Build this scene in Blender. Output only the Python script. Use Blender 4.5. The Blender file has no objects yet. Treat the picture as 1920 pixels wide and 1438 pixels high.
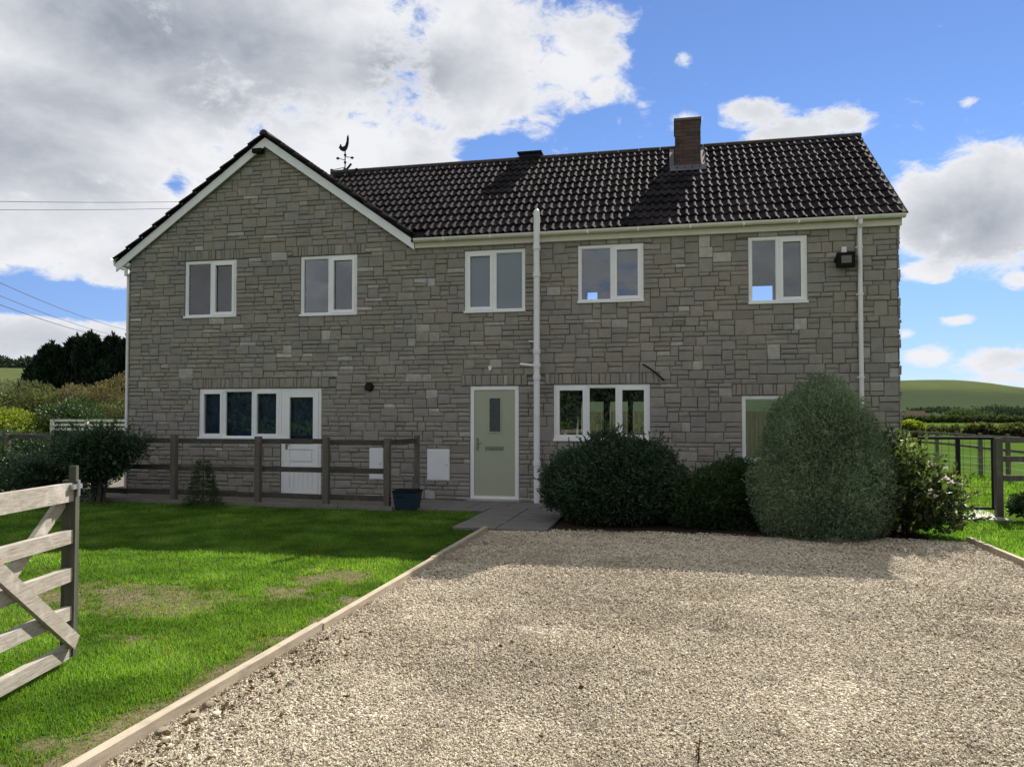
import bpy, math, random
import numpy as np
from mathutils import Vector, Matrix
R = math.radians
rnd = random.Random(7)
rng = np.random.default_rng(11)
scene = bpy.context.scene
COL = scene.collection

# ------------------------------------------------------------------ camera
cam_d = bpy.data.cameras.new('camera')
cam = bpy.data.objects.new('camera', cam_d); COL.objects.link(cam)
cam.location = (11.04, -13.88, 1.53)
cam.rotation_euler = (R(91.6), 0, R(12.0))
cam_d.sensor_width = 36; cam_d.lens = 27.0; cam_d.shift_y = 0.01186
cam_d.clip_start = 0.05; cam_d.clip_end = 8000
scene.camera = cam

# ------------------------------------------------------------------ light
SUN = Vector((1.65, 5.63, 4.92)).normalized()
sun_d = bpy.data.lights.new('sun', 'SUN'); sun_d.energy = 5.0; sun_d.angle = R(0.5); sun_d.color = (1.0, 0.94, 0.85)
sun = bpy.data.objects.new('sun', sun_d); COL.objects.link(sun)
sun.rotation_euler = SUN.to_track_quat('Z', 'Y').to_euler(); sun.location = (20, 40, 40)
scene.view_settings.view_transform = 'Standard'; scene.view_settings.look = 'None'
scene.view_settings.exposure = 1.0; scene.view_settings.gamma = 1.0
scene.view_settings.use_curve_mapping = False
try:
    scene.cycles.use_denoising = True
    scene.cycles.max_bounces = 8; scene.cycles.transparent_max_bounces = 12
    scene.cycles.sample_clamp_indirect = 6.0
    scene.cycles.caustics_reflective = False; scene.cycles.caustics_refractive = False
except Exception:
    pass


class NT:
    """tiny node-tree helper"""
    def __init__(s, tree):
        s.t = tree; s.n = tree.nodes; s.l = tree.links
    def new(s, typ, **kw):
        n = s.n.new(typ)
        for k, v in kw.items(): setattr(n, k, v)
        return n
    def link(s, a, b): s.l.new(a, b)
    def put(s, sock, v):
        if hasattr(v, 'is_linked') or isinstance(v, bpy.types.NodeSocket): s.link(v, sock)
        else: sock.default_value = v
    def math(s, op, a, b=0.0, c=0.0, clamp=False):
        n = s.new('ShaderNodeMath', operation=op, use_clamp=clamp)
        for i, v in enumerate((a, b, c)): s.put(n.inputs[i], v)
        return n.outputs[0]
    def vmath(s, op, *a):
        n = s.new('ShaderNodeVectorMath', operation=op)
        for i, v in enumerate(a): s.put(n.inputs[i], v)
        return n.outputs['Value' if op in ('LENGTH', 'DOT_PRODUCT') else 'Vector']
    def mapr(s, v, a, b, c=0.0, d=1.0, smooth=True):
        n = s.new('ShaderNodeMapRange'); n.interpolation_type = 'SMOOTHSTEP' if smooth else 'LINEAR'
        s.put(n.inputs[0], v)
        for i, x in enumerate((a, b, c, d)): n.inputs[1 + i].default_value = x
        return n.outputs[0]
    def noise(s, vec, scale, detail=4, rough=0.55, dist=0.0):
        n = s.new('ShaderNodeTexNoise'); n.inputs['Scale'].default_value = scale
        n.inputs['Detail'].default_value = detail; n.inputs['Roughness'].default_value = rough
        n.inputs['Distortion'].default_value = dist
        if vec is not None: s.link(vec, n.inputs['Vector'])
        return n.outputs['Fac']
    def mix(s, f, a, b, mode='MIX'):
        n = s.new('ShaderNodeMix', data_type='RGBA', blend_type=mode)
        s.put(n.inputs[0], f)
        for i, v in ((6, a), (7, b)):
            if isinstance(v, tuple): v = (v + (1,))[:4]
            s.put(n.inputs[i], v)
        return n.outputs[2]
    def ramp(s, f, stops):
        n = s.new('ShaderNodeValToRGB'); e = n.color_ramp.elements
        while len(e) < len(stops): e.new(0.5)
        for x, (p, c) in zip(e, stops): x.position = p; x.color = (c + (1,))[:4]
        s.link(f, n.inputs[0]); return n.outputs[0]


# ------------------------------------------------------------------ world: sky and clouds
world = bpy.data.worlds.new('World'); scene.world = world; world.use_nodes = True
w = NT(world.node_tree); w.n.clear()
SKY_STRENGTH = 0.08
sky = w.new('ShaderNodeTexSky', sky_type='NISHITA'); sky.sun_disc = False
sky.sun_elevation = math.asin(SUN.z); sky.sun_rotation = math.atan2(SUN.x, SUN.y)
sky.altitude = 300; sky.air_density = 0.75; sky.dust_density = 0.0; sky.ozone_density = 3.0
geo = w.new('ShaderNodeTexCoord').outputs['Generated']
dirv = w.vmath('NORMALIZE', geo)
sep = w.new('ShaderNodeSeparateXYZ'); w.link(dirv, sep.inputs[0])
az = w.math('MULTIPLY', w.math('ARCTAN2', sep.outputs[0], sep.outputs[1]), 180 / math.pi)
el = w.math('MULTIPLY', w.math('ARCSINE', sep.outputs[2]), 180 / math.pi)
cmb = w.new('ShaderNodeCombineXYZ'); w.link(az, cmb.inputs[0]); w.link(el, cmb.inputs[1])
ae = cmb.outputs[0]
def blob(a, e, ra, re, soft=0.0):
    v = w.vmath('MULTIPLY_ADD', ae, (1 / ra, 1 / re, 0), (-a / ra, -e / re, 0))
    return w.mapr(w.vmath('LENGTH', v), 1.0, soft, 0.0, 1.0)
# cloud bodies: azimuth (deg, +Y = 0, towards +X), elevation, radii, weight
BLOBS = [(-35.8, 13.0, 13.8, 6.5, 0.75), (-44.1, 10.1, 6.7, 2.6, 0.6), (-20.8, 18.5, 9.2, 4.8, 0.65), (-43.1, 20.8, 23.3, 14.3, 0.9), (-29.2, 25.9, 21.7, 11.3, 0.8), (-15.2, 25.3, 10.8, 8.3, 0.75), (-24.6, 18.2, 13.8, 7.0, 0.7), (-7.2, 25.2, 6.2, 4.8, 0.62), (-43.0, 11.9, 13.8, 4.8, 0.75), (-44.1, 4.8, 12.5, 3.3, 0.7), (-39.9, 9.3, 2.9, 2.6, 0.5), (-5.2, 23.3, 3.8, 2.0, 0.5), (0.9, 24.6, 1.8, 1.1, 0.46), (2.4, 22.9, 1.4, 0.9, 0.34), (5.7, 21.0, 3.8, 1.9, 0.6), (8.7, 19.2, 5.4, 1.7, 0.62), (11.2, 19.7, 3.3, 1.8, 0.6), (1.0, 20.8, 2.5, 1.2, 0.42), (17.6, 24.4, 1.7, 1.6, 0.44), (16.2, 24.4, 0.8, 0.7, 0.32), (16.6, 13.2, 4.6, 4.8, 0.85), (20.2, 13.1, 7.9, 5.7, 0.95), (16.3, 9.5, 3.3, 1.5, 0.7), (21.4, 15.7, 2.1, 1.6, 0.5), (21.7, 8.6, 1.7, 1.1, 0.5), (18.1, 6.2, 2.1, 0.7, 0.52), (15.3, 5.5, 1.4, 1.0, 0.5), (16.5, 3.9, 3.8, 1.5, 0.62), (19.8, 3.5, 4.6, 1.5, 0.58), (20.9, 2.5, 3.3, 1.0, 0.5), (10.9, 21.3, 1.1, 0.6, 0.3), (19.0, 19.6, 1.1, 0.6, 0.3)]
HOLES = [(10.9, 25.1, 17.9, 7.0, 0.5), (6.9, 16.7, 12.5, 3.0, 0.3), (-13.2, 19.2, 3.8, 2.2, 0.45), (-42.4, 7.5, 8.3, 1.5, 0.95), (-36.5, 20.2, 1.7, 2.6, 0.15), (-35.8, 16.1, 1.1, 2.2, 0.25)]
acc = None
for (a, e, ra, re, wt) in BLOBS:
    t = w.math('MULTIPLY', blob(a, e, ra, re), wt)
    acc = t if acc is None else w.math('MAXIMUM', acc, t)
neg = None
for (a, e, ra, re, wt) in HOLES:
    t = w.math('MULTIPLY', blob(a, e, ra, re), wt)
    neg = t if neg is None else w.math('MAXIMUM', neg, t)
shape = w.math('SUBTRACT', acc, neg)
stretch = w.vmath('MULTIPLY', dirv, (1.0, 1.0, 1.7))
n1 = w.noise(stretch, 5.5, 10, 0.60, 0.3)
n2 = w.noise(stretch, 2.0, 3, 0.5)
n3 = w.noise(w.vmath('ADD', stretch, (3.1, 0.7, 0.4)), 24.0, 9, 0.66, 0.35)
field = w.math('ADD', w.math('MULTIPLY', w.math('SUBTRACT', n1, 0.5), 1.0), w.math('MULTIPLY', w.math('SUBTRACT', n3, 0.5), 1.0))
field = w.math('ADD', field, w.math('MULTIPLY', w.math('SUBTRACT', n2, 0.50), 0.3))
dens = w.math('ADD', w.math('ADD', shape, field), -0.13)
behind = w.mapr(w.math('ABSOLUTE', w.math('ADD', az, 12.0)), 45, 75)
dens = w.math('ADD', dens, w.math('MULTIPLY', w.math('MAXIMUM', behind, w.mapr(el, 34, 50)), .50))  # unseen clouds behind and overhead thickened for ambient light and pane reflections
mask = w.mapr(dens, -0.03, 0.28)
# grey undersides of the thick clouds
GREYS = [(-45.1, 17.3, 9.2, 5.2, 0.5), (-30.7, 24.1, 10.8, 5.7, 0.7), (-36.9, 24.7, 17.5, 6.5, 0.8), (-42.5, 19.7, 10.8, 3.9, 0.5), (-20.0, 24.4, 9.6, 3.5, 0.85), (-34.2, 21.7, 8.3, 3.9, 0.7), (-41.9, 15.3, 7.5, 2.6, 0.45), (-44.1, 5.1, 8.3, 1.7, 0.3), (19.6, 12.2, 7.75, 4.255, 0.55), (17.2, 12.5, 4.75, 2.9899999999999998, 0.55), (-10.0, 26.9, 2.5, 1.7, 0.3)]
ga = None
for (a, e, ra, re, wt) in GREYS:
    t = w.math('MULTIPLY', blob(a, e, ra, re), wt)
    ga = t if ga is None else w.math('MAXIMUM', ga, t)
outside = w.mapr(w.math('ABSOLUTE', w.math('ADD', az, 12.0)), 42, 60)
ga = w.math('MAXIMUM', ga, w.math('MULTIPLY', w.math('MAXIMUM', outside, w.mapr(el, 32, 45)), .30))  # out-of-view clouds kept paler to lift the light on the shaded front
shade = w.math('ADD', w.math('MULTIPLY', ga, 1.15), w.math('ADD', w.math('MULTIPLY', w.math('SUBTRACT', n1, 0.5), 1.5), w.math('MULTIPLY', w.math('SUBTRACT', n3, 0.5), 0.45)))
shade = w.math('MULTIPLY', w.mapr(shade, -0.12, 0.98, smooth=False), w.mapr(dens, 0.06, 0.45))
CB = 5.6
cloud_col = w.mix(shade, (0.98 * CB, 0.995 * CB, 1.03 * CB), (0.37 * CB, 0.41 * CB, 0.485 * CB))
skyc = w.mix(1.0, sky.outputs[0], (.76, .82, .95), 'MULTIPLY')
hz_ = w.mapr(el, 16, -2)
skyc = w.mix(hz_, skyc, w.mix(1.0, skyc, (.66, .60, .68), 'MULTIPLY'))
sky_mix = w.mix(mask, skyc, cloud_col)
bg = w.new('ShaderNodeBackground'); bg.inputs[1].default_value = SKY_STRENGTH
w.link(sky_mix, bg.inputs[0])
wo = w.new('ShaderNodeOutputWorld'); w.link(bg.outputs[0], wo.inputs[0])


# ------------------------------------------------------------------ materials
def material(name):
    m = bpy.data.materials.new(name); m.use_nodes = True
    k = NT(m.node_tree); b = k.n['Principled BSDF']
    return m, k, b
def attr(k, name='tone'):
    return k.new('ShaderNodeAttribute', attribute_name=name).outputs['Fac']
def pos(k): return k.new('ShaderNodeNewGeometry').outputs['Position']
def bump(k, b, h, strength, dist):
    n = k.new('ShaderNodeBump'); n.inputs['Strength'].default_value = strength; n.inputs['Distance'].default_value = dist
    k.link(h, n.inputs['Height']); k.link(n.outputs[0], b.inputs['Normal'])
def simple(name, col, rough=0.6, var=0.12, scale=6.0, spec=0.4, metal=0.0, bmp=0.0, dirt=None):
    m, k, b = material(name)
    p = pos(k); n = k.noise(p, scale, 5, 0.6)
    dark = tuple(c * (1 - var) for c in col); lite = tuple(min(1, c * (1 + var)) for c in col)
    c = k.ramp(n, [(0.3, dark), (0.7, lite)])
    if dirt:
        c = k.mix(k.mapr(k.noise(p, dirt[1], 6, 0.65), 0.52, 0.78, 0, dirt[2]), c, dirt[0])
    k.link(c, b.inputs['Base Color'])
    b.inputs['Roughness'].default_value = rough; b.inputs['Specular IOR Level'].default_value = spec
    b.inputs['Metallic'].default_value = metal
    if bmp: bump(k, b, k.noise(p, scale * 6, 4, 0.6), bmp, 0.01)
    return m

def mat_stone():
    m, k, b = material('rough grey stone'); p = pos(k)
    t = attr(k)
    c = k.ramp(t, [(0.0, (.192, .172, .148)), (0.25, (.258, .233, .202)), (0.55, (.299, .272, .237)), (0.85, (.340, .312, .275)), (1.0, (.51, .49, .46))])
    n = k.noise(p, 9, 6, 0.65); c = k.mix(k.mapr(n, 0.3, 0.75, 0.0, 0.45), c, (.19, .172, .148))
    big = k.noise(p, 0.55, 3, 0.5)
    c = k.mix(k.mapr(big, 0.42, 0.68, 0, 0.30), c, (.225, .213, .185))
    hue = k.noise(p, 1.9, 2, 0.5)
    c = k.mix(k.mapr(hue, 0.45, 0.62, 0, 0.9), c, k.mix(1.0, c, (.90, .93, 1.02), 'MULTIPLY'))
    li = k.noise(p, 26, 3, 0.6); c = k.mix(k.mapr(li, 0.62, 0.74, 0, 0.35), c, (.40, .378, .34))
    k.link(c, b.inputs['Base Color']); b.inputs['Roughness'].default_value = 0.92; b.inputs['Specular IOR Level'].default_value = 0.2
    bump(k, b, k.noise(p, 45, 5, 0.65), 0.5, 0.012)
    return m
def mat_tile():
    m, k, b = material('dark concrete roof tile'); p = pos(k)
    n = k.noise(p, 3.2, 3, 0.6); n2 = k.noise(p, 25, 5, 0.65)
    c = k.ramp(n, [(0.3, (.013, .011, .014)), (0.6, (.020, .017, .019)), (0.75, (.029, .025, .026))])
    c = k.mix(k.mapr(n2, 0.55, 0.75, 0, 0.55), c, (.05, .048, .045))
    vo = k.new('ShaderNodeTexVoronoi', feature='F1'); vo.inputs['Scale'].default_value = 3.1; k.link(p, vo.inputs['Vector'])
    sc_ = k.new('ShaderNodeSeparateColor'); k.link(vo.outputs['Color'], sc_.inputs[0])
    sv = k.new('ShaderNodeVectorMath', operation='SCALE'); k.link(c, sv.inputs[0]); k.link(k.mapr(sc_.outputs[0], 0, 1, .55, 1.6, False), sv.inputs['Scale']); c = sv.outputs[0]
    li = k.noise(p, 5.5, 5, .7); c = k.mix(k.mapr(li, .64, .74, 0, .5), c, (.10, .098, .075))
    k.link(c, b.inputs['Base Color']); b.inputs['Roughness'].default_value = 0.85; b.inputs['Specular IOR Level'].default_value = 0.045
    bump(k, b, n2, 0.12, 0.003)
    return m
def mat_brick():
    m, k, b = material('red brown brick'); p = pos(k); t = attr(k)
    c = k.ramp(t, [(0, (.048, .028, .026)), (0.5, (.074, .040, .035)), (1, (.105, .060, .050))])
    c = k.mix(k.mapr(k.noise(p, 22, 5, .6), .45, .75, 0, .5), c, (.06, .05, .047))
    k.link(c, b.inputs['Base Color']); b.inputs['Roughness'].default_value = .9
    bump(k, b, k.noise(p, 90, 4, .6), .4, .004); return m
def mat_leaf(name, stops, trans=0.35, rough=0.5, spec=0.3, tcol=None):
    m = bpy.data.materials.new(name); m.use_nodes = True
    k = NT(m.node_tree); b = k.n['Principled BSDF']; out = k.n['Material Output']
    c = k.ramp(attr(k), stops)
    n = k.mapr(k.noise(pos(k), 1.3, 3, .6), .3, .7, .72, 1.25)
    c = k.mix(1.0, c, k.new('ShaderNodeCombineColor').outputs[0], 'MULTIPLY') if False else c
    sc = k.new('ShaderNodeVectorMath', operation='SCALE'); k.link(c, sc.inputs[0]); k.link(n, sc.inputs['Scale']); c = sc.outputs[0]
    k.link(c, b.inputs['Base Color']); b.inputs['Roughness'].default_value = rough; b.inputs['Specular IOR Level'].default_value = spec
    tr = k.new('ShaderNodeBsdfTranslucent')
    k.link(k.mix(1.0, c, tcol or (1.5, 1.6, .7), 'MULTIPLY'), tr.inputs[0])
    ms = k.new('ShaderNodeMixShader'); ms.inputs[0].default_value = trans
    k.link(b.outputs[0], ms.inputs[1]); k.link(tr.outputs[0], ms.inputs[2]); k.link(ms.outputs[0], out.inputs[0])
    return m
def mat_wood(name, c0, c1, rough=.8, scale=1.0, lichen=None, axis=(1, 1, 1)):
    m, k, b = material(name); p = pos(k)
    s = k.vmath('MULTIPLY', p, tuple(a * scale for a in axis))
    n = k.noise(s, 6, 6, .65, .3)
    c = k.ramp(n, [(.28, c0), (.72, c1)])
    if lichen: c = k.mix(k.mapr(k.noise(p, 7, 5, .65), .5, .72, 0, .6), c, lichen)
    k.link(c, b.inputs['Base Color']); b.inputs['Roughness'].default_value = rough; b.inputs['Specular IOR Level'].default_value = .2
    bump(k, b, n, .35, .006); return m
def mat_glass(name, ior=1.62, tint=(.86, .9, .92), refl=(1, 1, 1)):
    m = bpy.data.materials.new(name); m.use_nodes = True
    k = NT(m.node_tree); out = k.n['Material Output']; k.n.remove(k.n['Principled BSDF'])
    fr = k.new('ShaderNodeFresnel'); fr.inputs[0].default_value = ior
    tb = k.new('ShaderNodeBsdfTransparent'); tb.inputs[0].default_value = tint + (1,)
    gl = k.new('ShaderNodeBsdfGlossy'); gl.inputs['Roughness'].default_value = .015; gl.inputs[0].default_value = refl + (1,)
    bp = k.new('ShaderNodeBump'); bp.inputs['Strength'].default_value = .02; bp.inputs['Distance'].default_value = .02
    k.link(k.noise(pos(k), 1.5, 1), bp.inputs['Height']); k.link(bp.outputs[0], gl.inputs['Normal'])
    ms = k.new('ShaderNodeMixShader')
    k.link(fr.outputs[0], ms.inputs[0]); k.link(tb.outputs[0], ms.inputs[1]); k.link(gl.outputs[0], ms.inputs[2])
    k.link(ms.outputs[0], out.inputs[0]); return m
def mat_ground(name, fn):
    m, k, b = material(name); c, h, bs = fn(k, pos(k))
    k.link(c, b.inputs['Base Color']); b.inputs['Roughness'].default_value = 1.0; b.inputs['Specular IOR Level'].default_value = 0.0
    if h is not None: bump(k, b, h, bs, .02)
    return m

M = {}
M['stone'] = mat_stone(); M['tile'] = mat_tile(); M['brick'] = mat_brick()
M['ridge'] = simple('rough concrete ridge', (.055, .047, .043), .95, .25, 5, .1)
M['mortar'] = simple('sandy mortar', (.12, .108, .092), .95, .25, 14, .1, bmp=.4)
M['brick_mortar'] = simple('grey brick mortar', (.13, .12, .11), .95, .2, 20, .1)
M['upvc'] = simple('white window plastic', (.78, .79, .80), .38, .03, 3, .4, dirt=((.55, .55, .52), 5, .25))
M['board'] = simple('white painted bargeboard', (.74, .75, .77), .45, .04, 3, .4, dirt=((.5, .52, .5), 2.5, .35))
M['gutter'] = simple('cream white gutter plastic', (.72, .70, .655), .45, .06, 2, .4, dirt=((.34, .33, .28), 3, .5))
M['fascia'] = simple('cream painted fascia', (.62, .58, .51), .6, .08, 3, .3, dirt=((.3, .28, .24), 3, .4))
M['pipe'] = simple('white pipe plastic', (.72, .71, .73), .42, .04, 2, .4, dirt=((.46, .45, .45), 4, .5))
M['glass'] = mat_glass('window glass', 1.85); M['glass_dark'] = mat_glass('kitchen glass', 1.55, (.82, .88, .93))
M['frosted'] = simple('frosted glass', (.17, .20, .24), .12, .05, 1.2, .6)
M['door'] = simple('sage green door paint', (.35, .37, .285), .45, .03, 2, .4)
M['door_glass'] = simple('obscured door glass', (.06, .075, .08), .15, .3, 30, .6)
M['black'] = simple('black plastic', (.010, .010, .011), .8, .1, 5, .12)
M['lamp_glass'] = simple('lamp lens', (.10, .09, .07), .2, .25, 30, .6)
M['lead'] = simple('grey lead flashing', (.085, .09, .105), .6, .2, 8, .3)
M['iron'] = simple('dark iron', (.018, .019, .022), .85, .2, 9, .15)
M['steel'] = simple('galvanised steel', (.42, .43, .44), .4, .15, 14, .5, .6)
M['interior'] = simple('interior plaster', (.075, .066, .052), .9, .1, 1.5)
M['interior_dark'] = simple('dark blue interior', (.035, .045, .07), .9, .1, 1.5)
M['chrome'] = simple('dull chrome', (.25, .25, .24), .3, .1, 12, .5, .8)
M['meter'] = simple('white meter box plastic', (.70, .71, .74), .5, .03, 3)
M['blue'] = simple('dark blue plastic', (.006, .022, .045), .5, .12, 6)
M['gate_wood'] = mat_wood('bleached gate timber', (.20, .175, .145), (.42, .385, .33), .85, 1.0, (.52, .50, .45), (6, .5, 14))
M['stile_wood'] = mat_wood('shaded greenish gate timber', (.045, .048, .034), (.10, .10, .078), .85, 1, None, (5, 5, .5))  # greenish wood darkened to carry the shade on the stile's near face
M['fence_wood'] = mat_wood('dark weathered fence timber', (.042, .038, .034), (.085, .078, .068), .9, 1, (.12, .125, .10), (.6, .6, 4))
M['post_wood'] = mat_wood('weathered post timber', (.075, .067, .056), (.15, .134, .114), .9, 1, (.17, .17, .13), (5, 5, .5))
M['edge_wood'] = mat_wood('pale timber edging', (.27, .225, .165), (.44, .375, .285), .88, 1, (.22, .20, .15), (6, .5, 4))
M['panel_wood'] = mat_wood('pale fence board', (.20, .17, .11), (.30, .26, .18), .85, 1, None, (5, 5, .5))
M['white_wood'] = mat_wood('white painted rail', (.55, .53, .49), (.74, .72, .68), .7)
M['bark'] = mat_wood('brown bark', (.045, .035, .027), (.10, .08, .06), .95, 2, None, (3, 3, .6))
M['slab'] = simple('grey paving slab', (.15, .142, .135), .9, .18, 4, .15, bmp=.3, dirt=((.08, .075, .07), 2.0, .55))
M['kerb'] = simple('dull concrete kerb', (.17, .165, .15), .95, .15, 4, .1, bmp=.3, dirt=((.06, .065, .045), 3, .6))
M['concrete'] = simple('pale concrete', (.40, .38, .35), .9, .12, 4, .15, bmp=.3, dirt=((.22, .2, .17), 2.5, .5))
M['wire'] = simple('black cable', (.02, .02, .022), .6)
M['thatch'] = simple('brown clay roof', (.20, .13, .09), .9, .2, 2)
M['slate'] = simple('grey slate roof', (.06, .062, .075), .7, .2, 3)
M['render'] = simple('white rendered wall', (.66, .63, .58), .9, .06, 1.5)
M['block'] = simple('grey rubble wall', (.15, .145, .14), .95, .3, 5, bmp=.5)
M['shrub_dark'] = mat_leaf('dark evergreen leaves', [(0, (.015, .030, .018)), (.5, (.030, .060, .033)), (1, (.065, .115, .052))], .2, .45, .35)
M['shrub_green'] = mat_leaf('deep green leaves', [(0, (.018, .034, .013)), (.6, (.034, .068, .022)), (1, (.065, .115, .038))], .22, .5)
M['shrub_grey'] = mat_leaf('grey green leaves', [(0, (.075, .115, .072)), (.5, (.155, .215, .135)), (1, (.28, .335, .22))], .22, .6, .2)
M['shrub_broad'] = mat_leaf('glossy broad leaves', [(0, (.022, .036, .014)), (.5, (.05, .075, .026)), (.85, (.10, .13, .05)), (1, (.26, .26, .17))], .38, .45, .35)
M['petal'] = mat_leaf('pale pink petals', [(0, (.55, .48, .44)), (1, (.78, .72, .68))], .4, .6, .2, (1, 1, 1))
M['conifer'] = mat_leaf('dark conifer foliage', [(0, (.006, .013, .009)), (.6, (.012, .026, .014)), (1, (.024, .042, .020))], .15, .6, .2)
M['olive'] = mat_leaf('olive hedge leaves', [(0, (.042, .052, .022)), (.5, (.072, .082, .036)), (1, (.12, .125, .062))], .35, .6)
M['ochre'] = mat_leaf('russet hedge leaves', [(0, (.065, .054, .030)), (.5, (.105, .088, .050)), (1, (.16, .135, .085))], .35, .6)
M['lime'] = mat_leaf('yellow green leaves', [(0, (.07, .095, .014)), (.5, (.13, .16, .022)), (1, (.22, .25, .04))], .45, .6)
M['far_tree'] = mat_leaf('distant tree leaves', [(0, (.035, .052, .028)), (.5, (.062, .088, .042)), (1, (.105, .13, .065))], .2, .8, .1)
M['far_dark'] = mat_leaf('distant dark leaves', [(0, (.018, .028, .024)), (.5, (.028, .044, .034)), (1, (.046, .062, .045))], .2, .8, .1)
M['grass'] = mat_leaf('lawn blades', [(0, (.22, .18, .11)), (.28, (.17, .165, .07)), (.40, (.066, .136, .020)), (.7, (.118, .215, .032)), (1, (.195, .305, .066))], .5, .55, .15, (1.25, 1.35, .55))
M['pebble'] = None


def gf_lawn(k, p):
    n2 = k.noise(p, 14, 6, .7)
    g = k.ramp(n2, [(.25, (.024, .058, .009)), (.55, (.042, .092, .014)), (.8, (.062, .112, .022))])
    d = k.ramp(n2, [(.25, (.065, .055, .034)), (.5, (.125, .105, .066)), (.8, (.20, .17, .115))])
    c = k.mix(attr(k), g, d)
    return c, n2, .6
def gf_field(k, p):
    n = k.noise(p, .012, 4, .6); n2 = k.noise(p, .6, 6, .65)
    c = k.ramp(n2, [(.25, (.038, .072, .012)), (.55, (.055, .100, .017)), (.8, (.08, .118, .028))])
    c = k.mix(k.mapr(n, .48, .60, 0, .45), c, (.085, .095, .04))
    return c, k.noise(p, 9, 4), .5
def gf_hill(k, p):
    n = k.noise(p, .004, 5, .6); n2 = k.noise(p, .03, 6, .65)
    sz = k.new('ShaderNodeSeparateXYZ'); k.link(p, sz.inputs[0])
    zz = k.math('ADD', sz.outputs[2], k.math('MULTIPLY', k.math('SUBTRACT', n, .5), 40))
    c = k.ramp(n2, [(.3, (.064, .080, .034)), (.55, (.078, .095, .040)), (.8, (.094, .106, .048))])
    c = k.mix(k.mapr(zz, 46, 26, 0, .85), c, (.036, .050, .030))  # cloud shadow over the lower slope, put into the hill colour
    c = k.mix(k.mapr(k.noise(p, .03, 6, .7), .6, .7, 0, .35), c, (.05, .07, .03))
    return c, k.noise(p, .12, 5), .4
def gf_gravel(k, p):
    v = k.new('ShaderNodeTexVoronoi', feature='F1'); v.inputs['Scale'].default_value = 48; k.link(p, v.inputs['Vector'])
    sc = k.new('ShaderNodeSeparateColor'); k.link(v.outputs['Color'], sc.inputs[0])
    c = k.ramp(sc.outputs[0], [(0, (.21, .17, .125)), (.35, (.39, .325, .245)), (.7, (.52, .445, .34)), (1, (.66, .59, .48))])
    big = k.noise(p, .7, 5, .6)
    c = k.mix(k.mapr(big, .5, .72, 0, .45), c, (.17, .145, .115))
    c = k.mix(k.mapr(v.outputs['Distance'], .35, .9, 0, .7), c, (.10, .085, .068))
    h = k.math('SUBTRACT', 1.0, v.outputs['Distance'])
    return c, h, 1.0
def gf_soil(k, p):
    n = k.noise(p, 18, 6, .7)
    return k.ramp(n, [(.3, (.022, .017, .012)), (.7, (.06, .047, .035))]), n, 1.0
def gf_yard(k, p):
    n = k.noise(p, 14, 6, .7)
    return k.ramp(n, [(.3, (.10, .09, .075)), (.7, (.22, .2, .17))]), n, .7
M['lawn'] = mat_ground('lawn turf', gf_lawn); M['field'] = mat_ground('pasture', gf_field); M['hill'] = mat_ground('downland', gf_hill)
M['gravel'] = mat_ground('gravel bed', gf_gravel); M['soil'] = mat_ground('dark soil', gf_soil); M['yard'] = mat_ground('yard surface', gf_yard)
def mat_pebble():
    m, k, b = material('gravel stones')
    c = k.ramp(attr(k), [(0, (.18, .145, .10)), (.25, (.38, .325, .235)), (.6, (.52, .458, .345)), (.85, (.60, .54, .42)), (1, (.72, .67, .56))])
    big = k.noise(pos(k), .55, 3, .5); c = k.mix(k.mapr(big, .50, .68, 0, .42), c, (.25, .205, .155))
    b2 = k.noise(pos(k), 2.6, 4, .6); c = k.mix(k.mapr(b2, .56, .72, 0, .6), c, (.17, .135, .10))
    k.link(c, b.inputs['Base Color']); b.inputs['Roughness'].default_value = .85; b.inputs['Specular IOR Level'].default_value = .2
    return m
M['pebble'] = mat_pebble()


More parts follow.
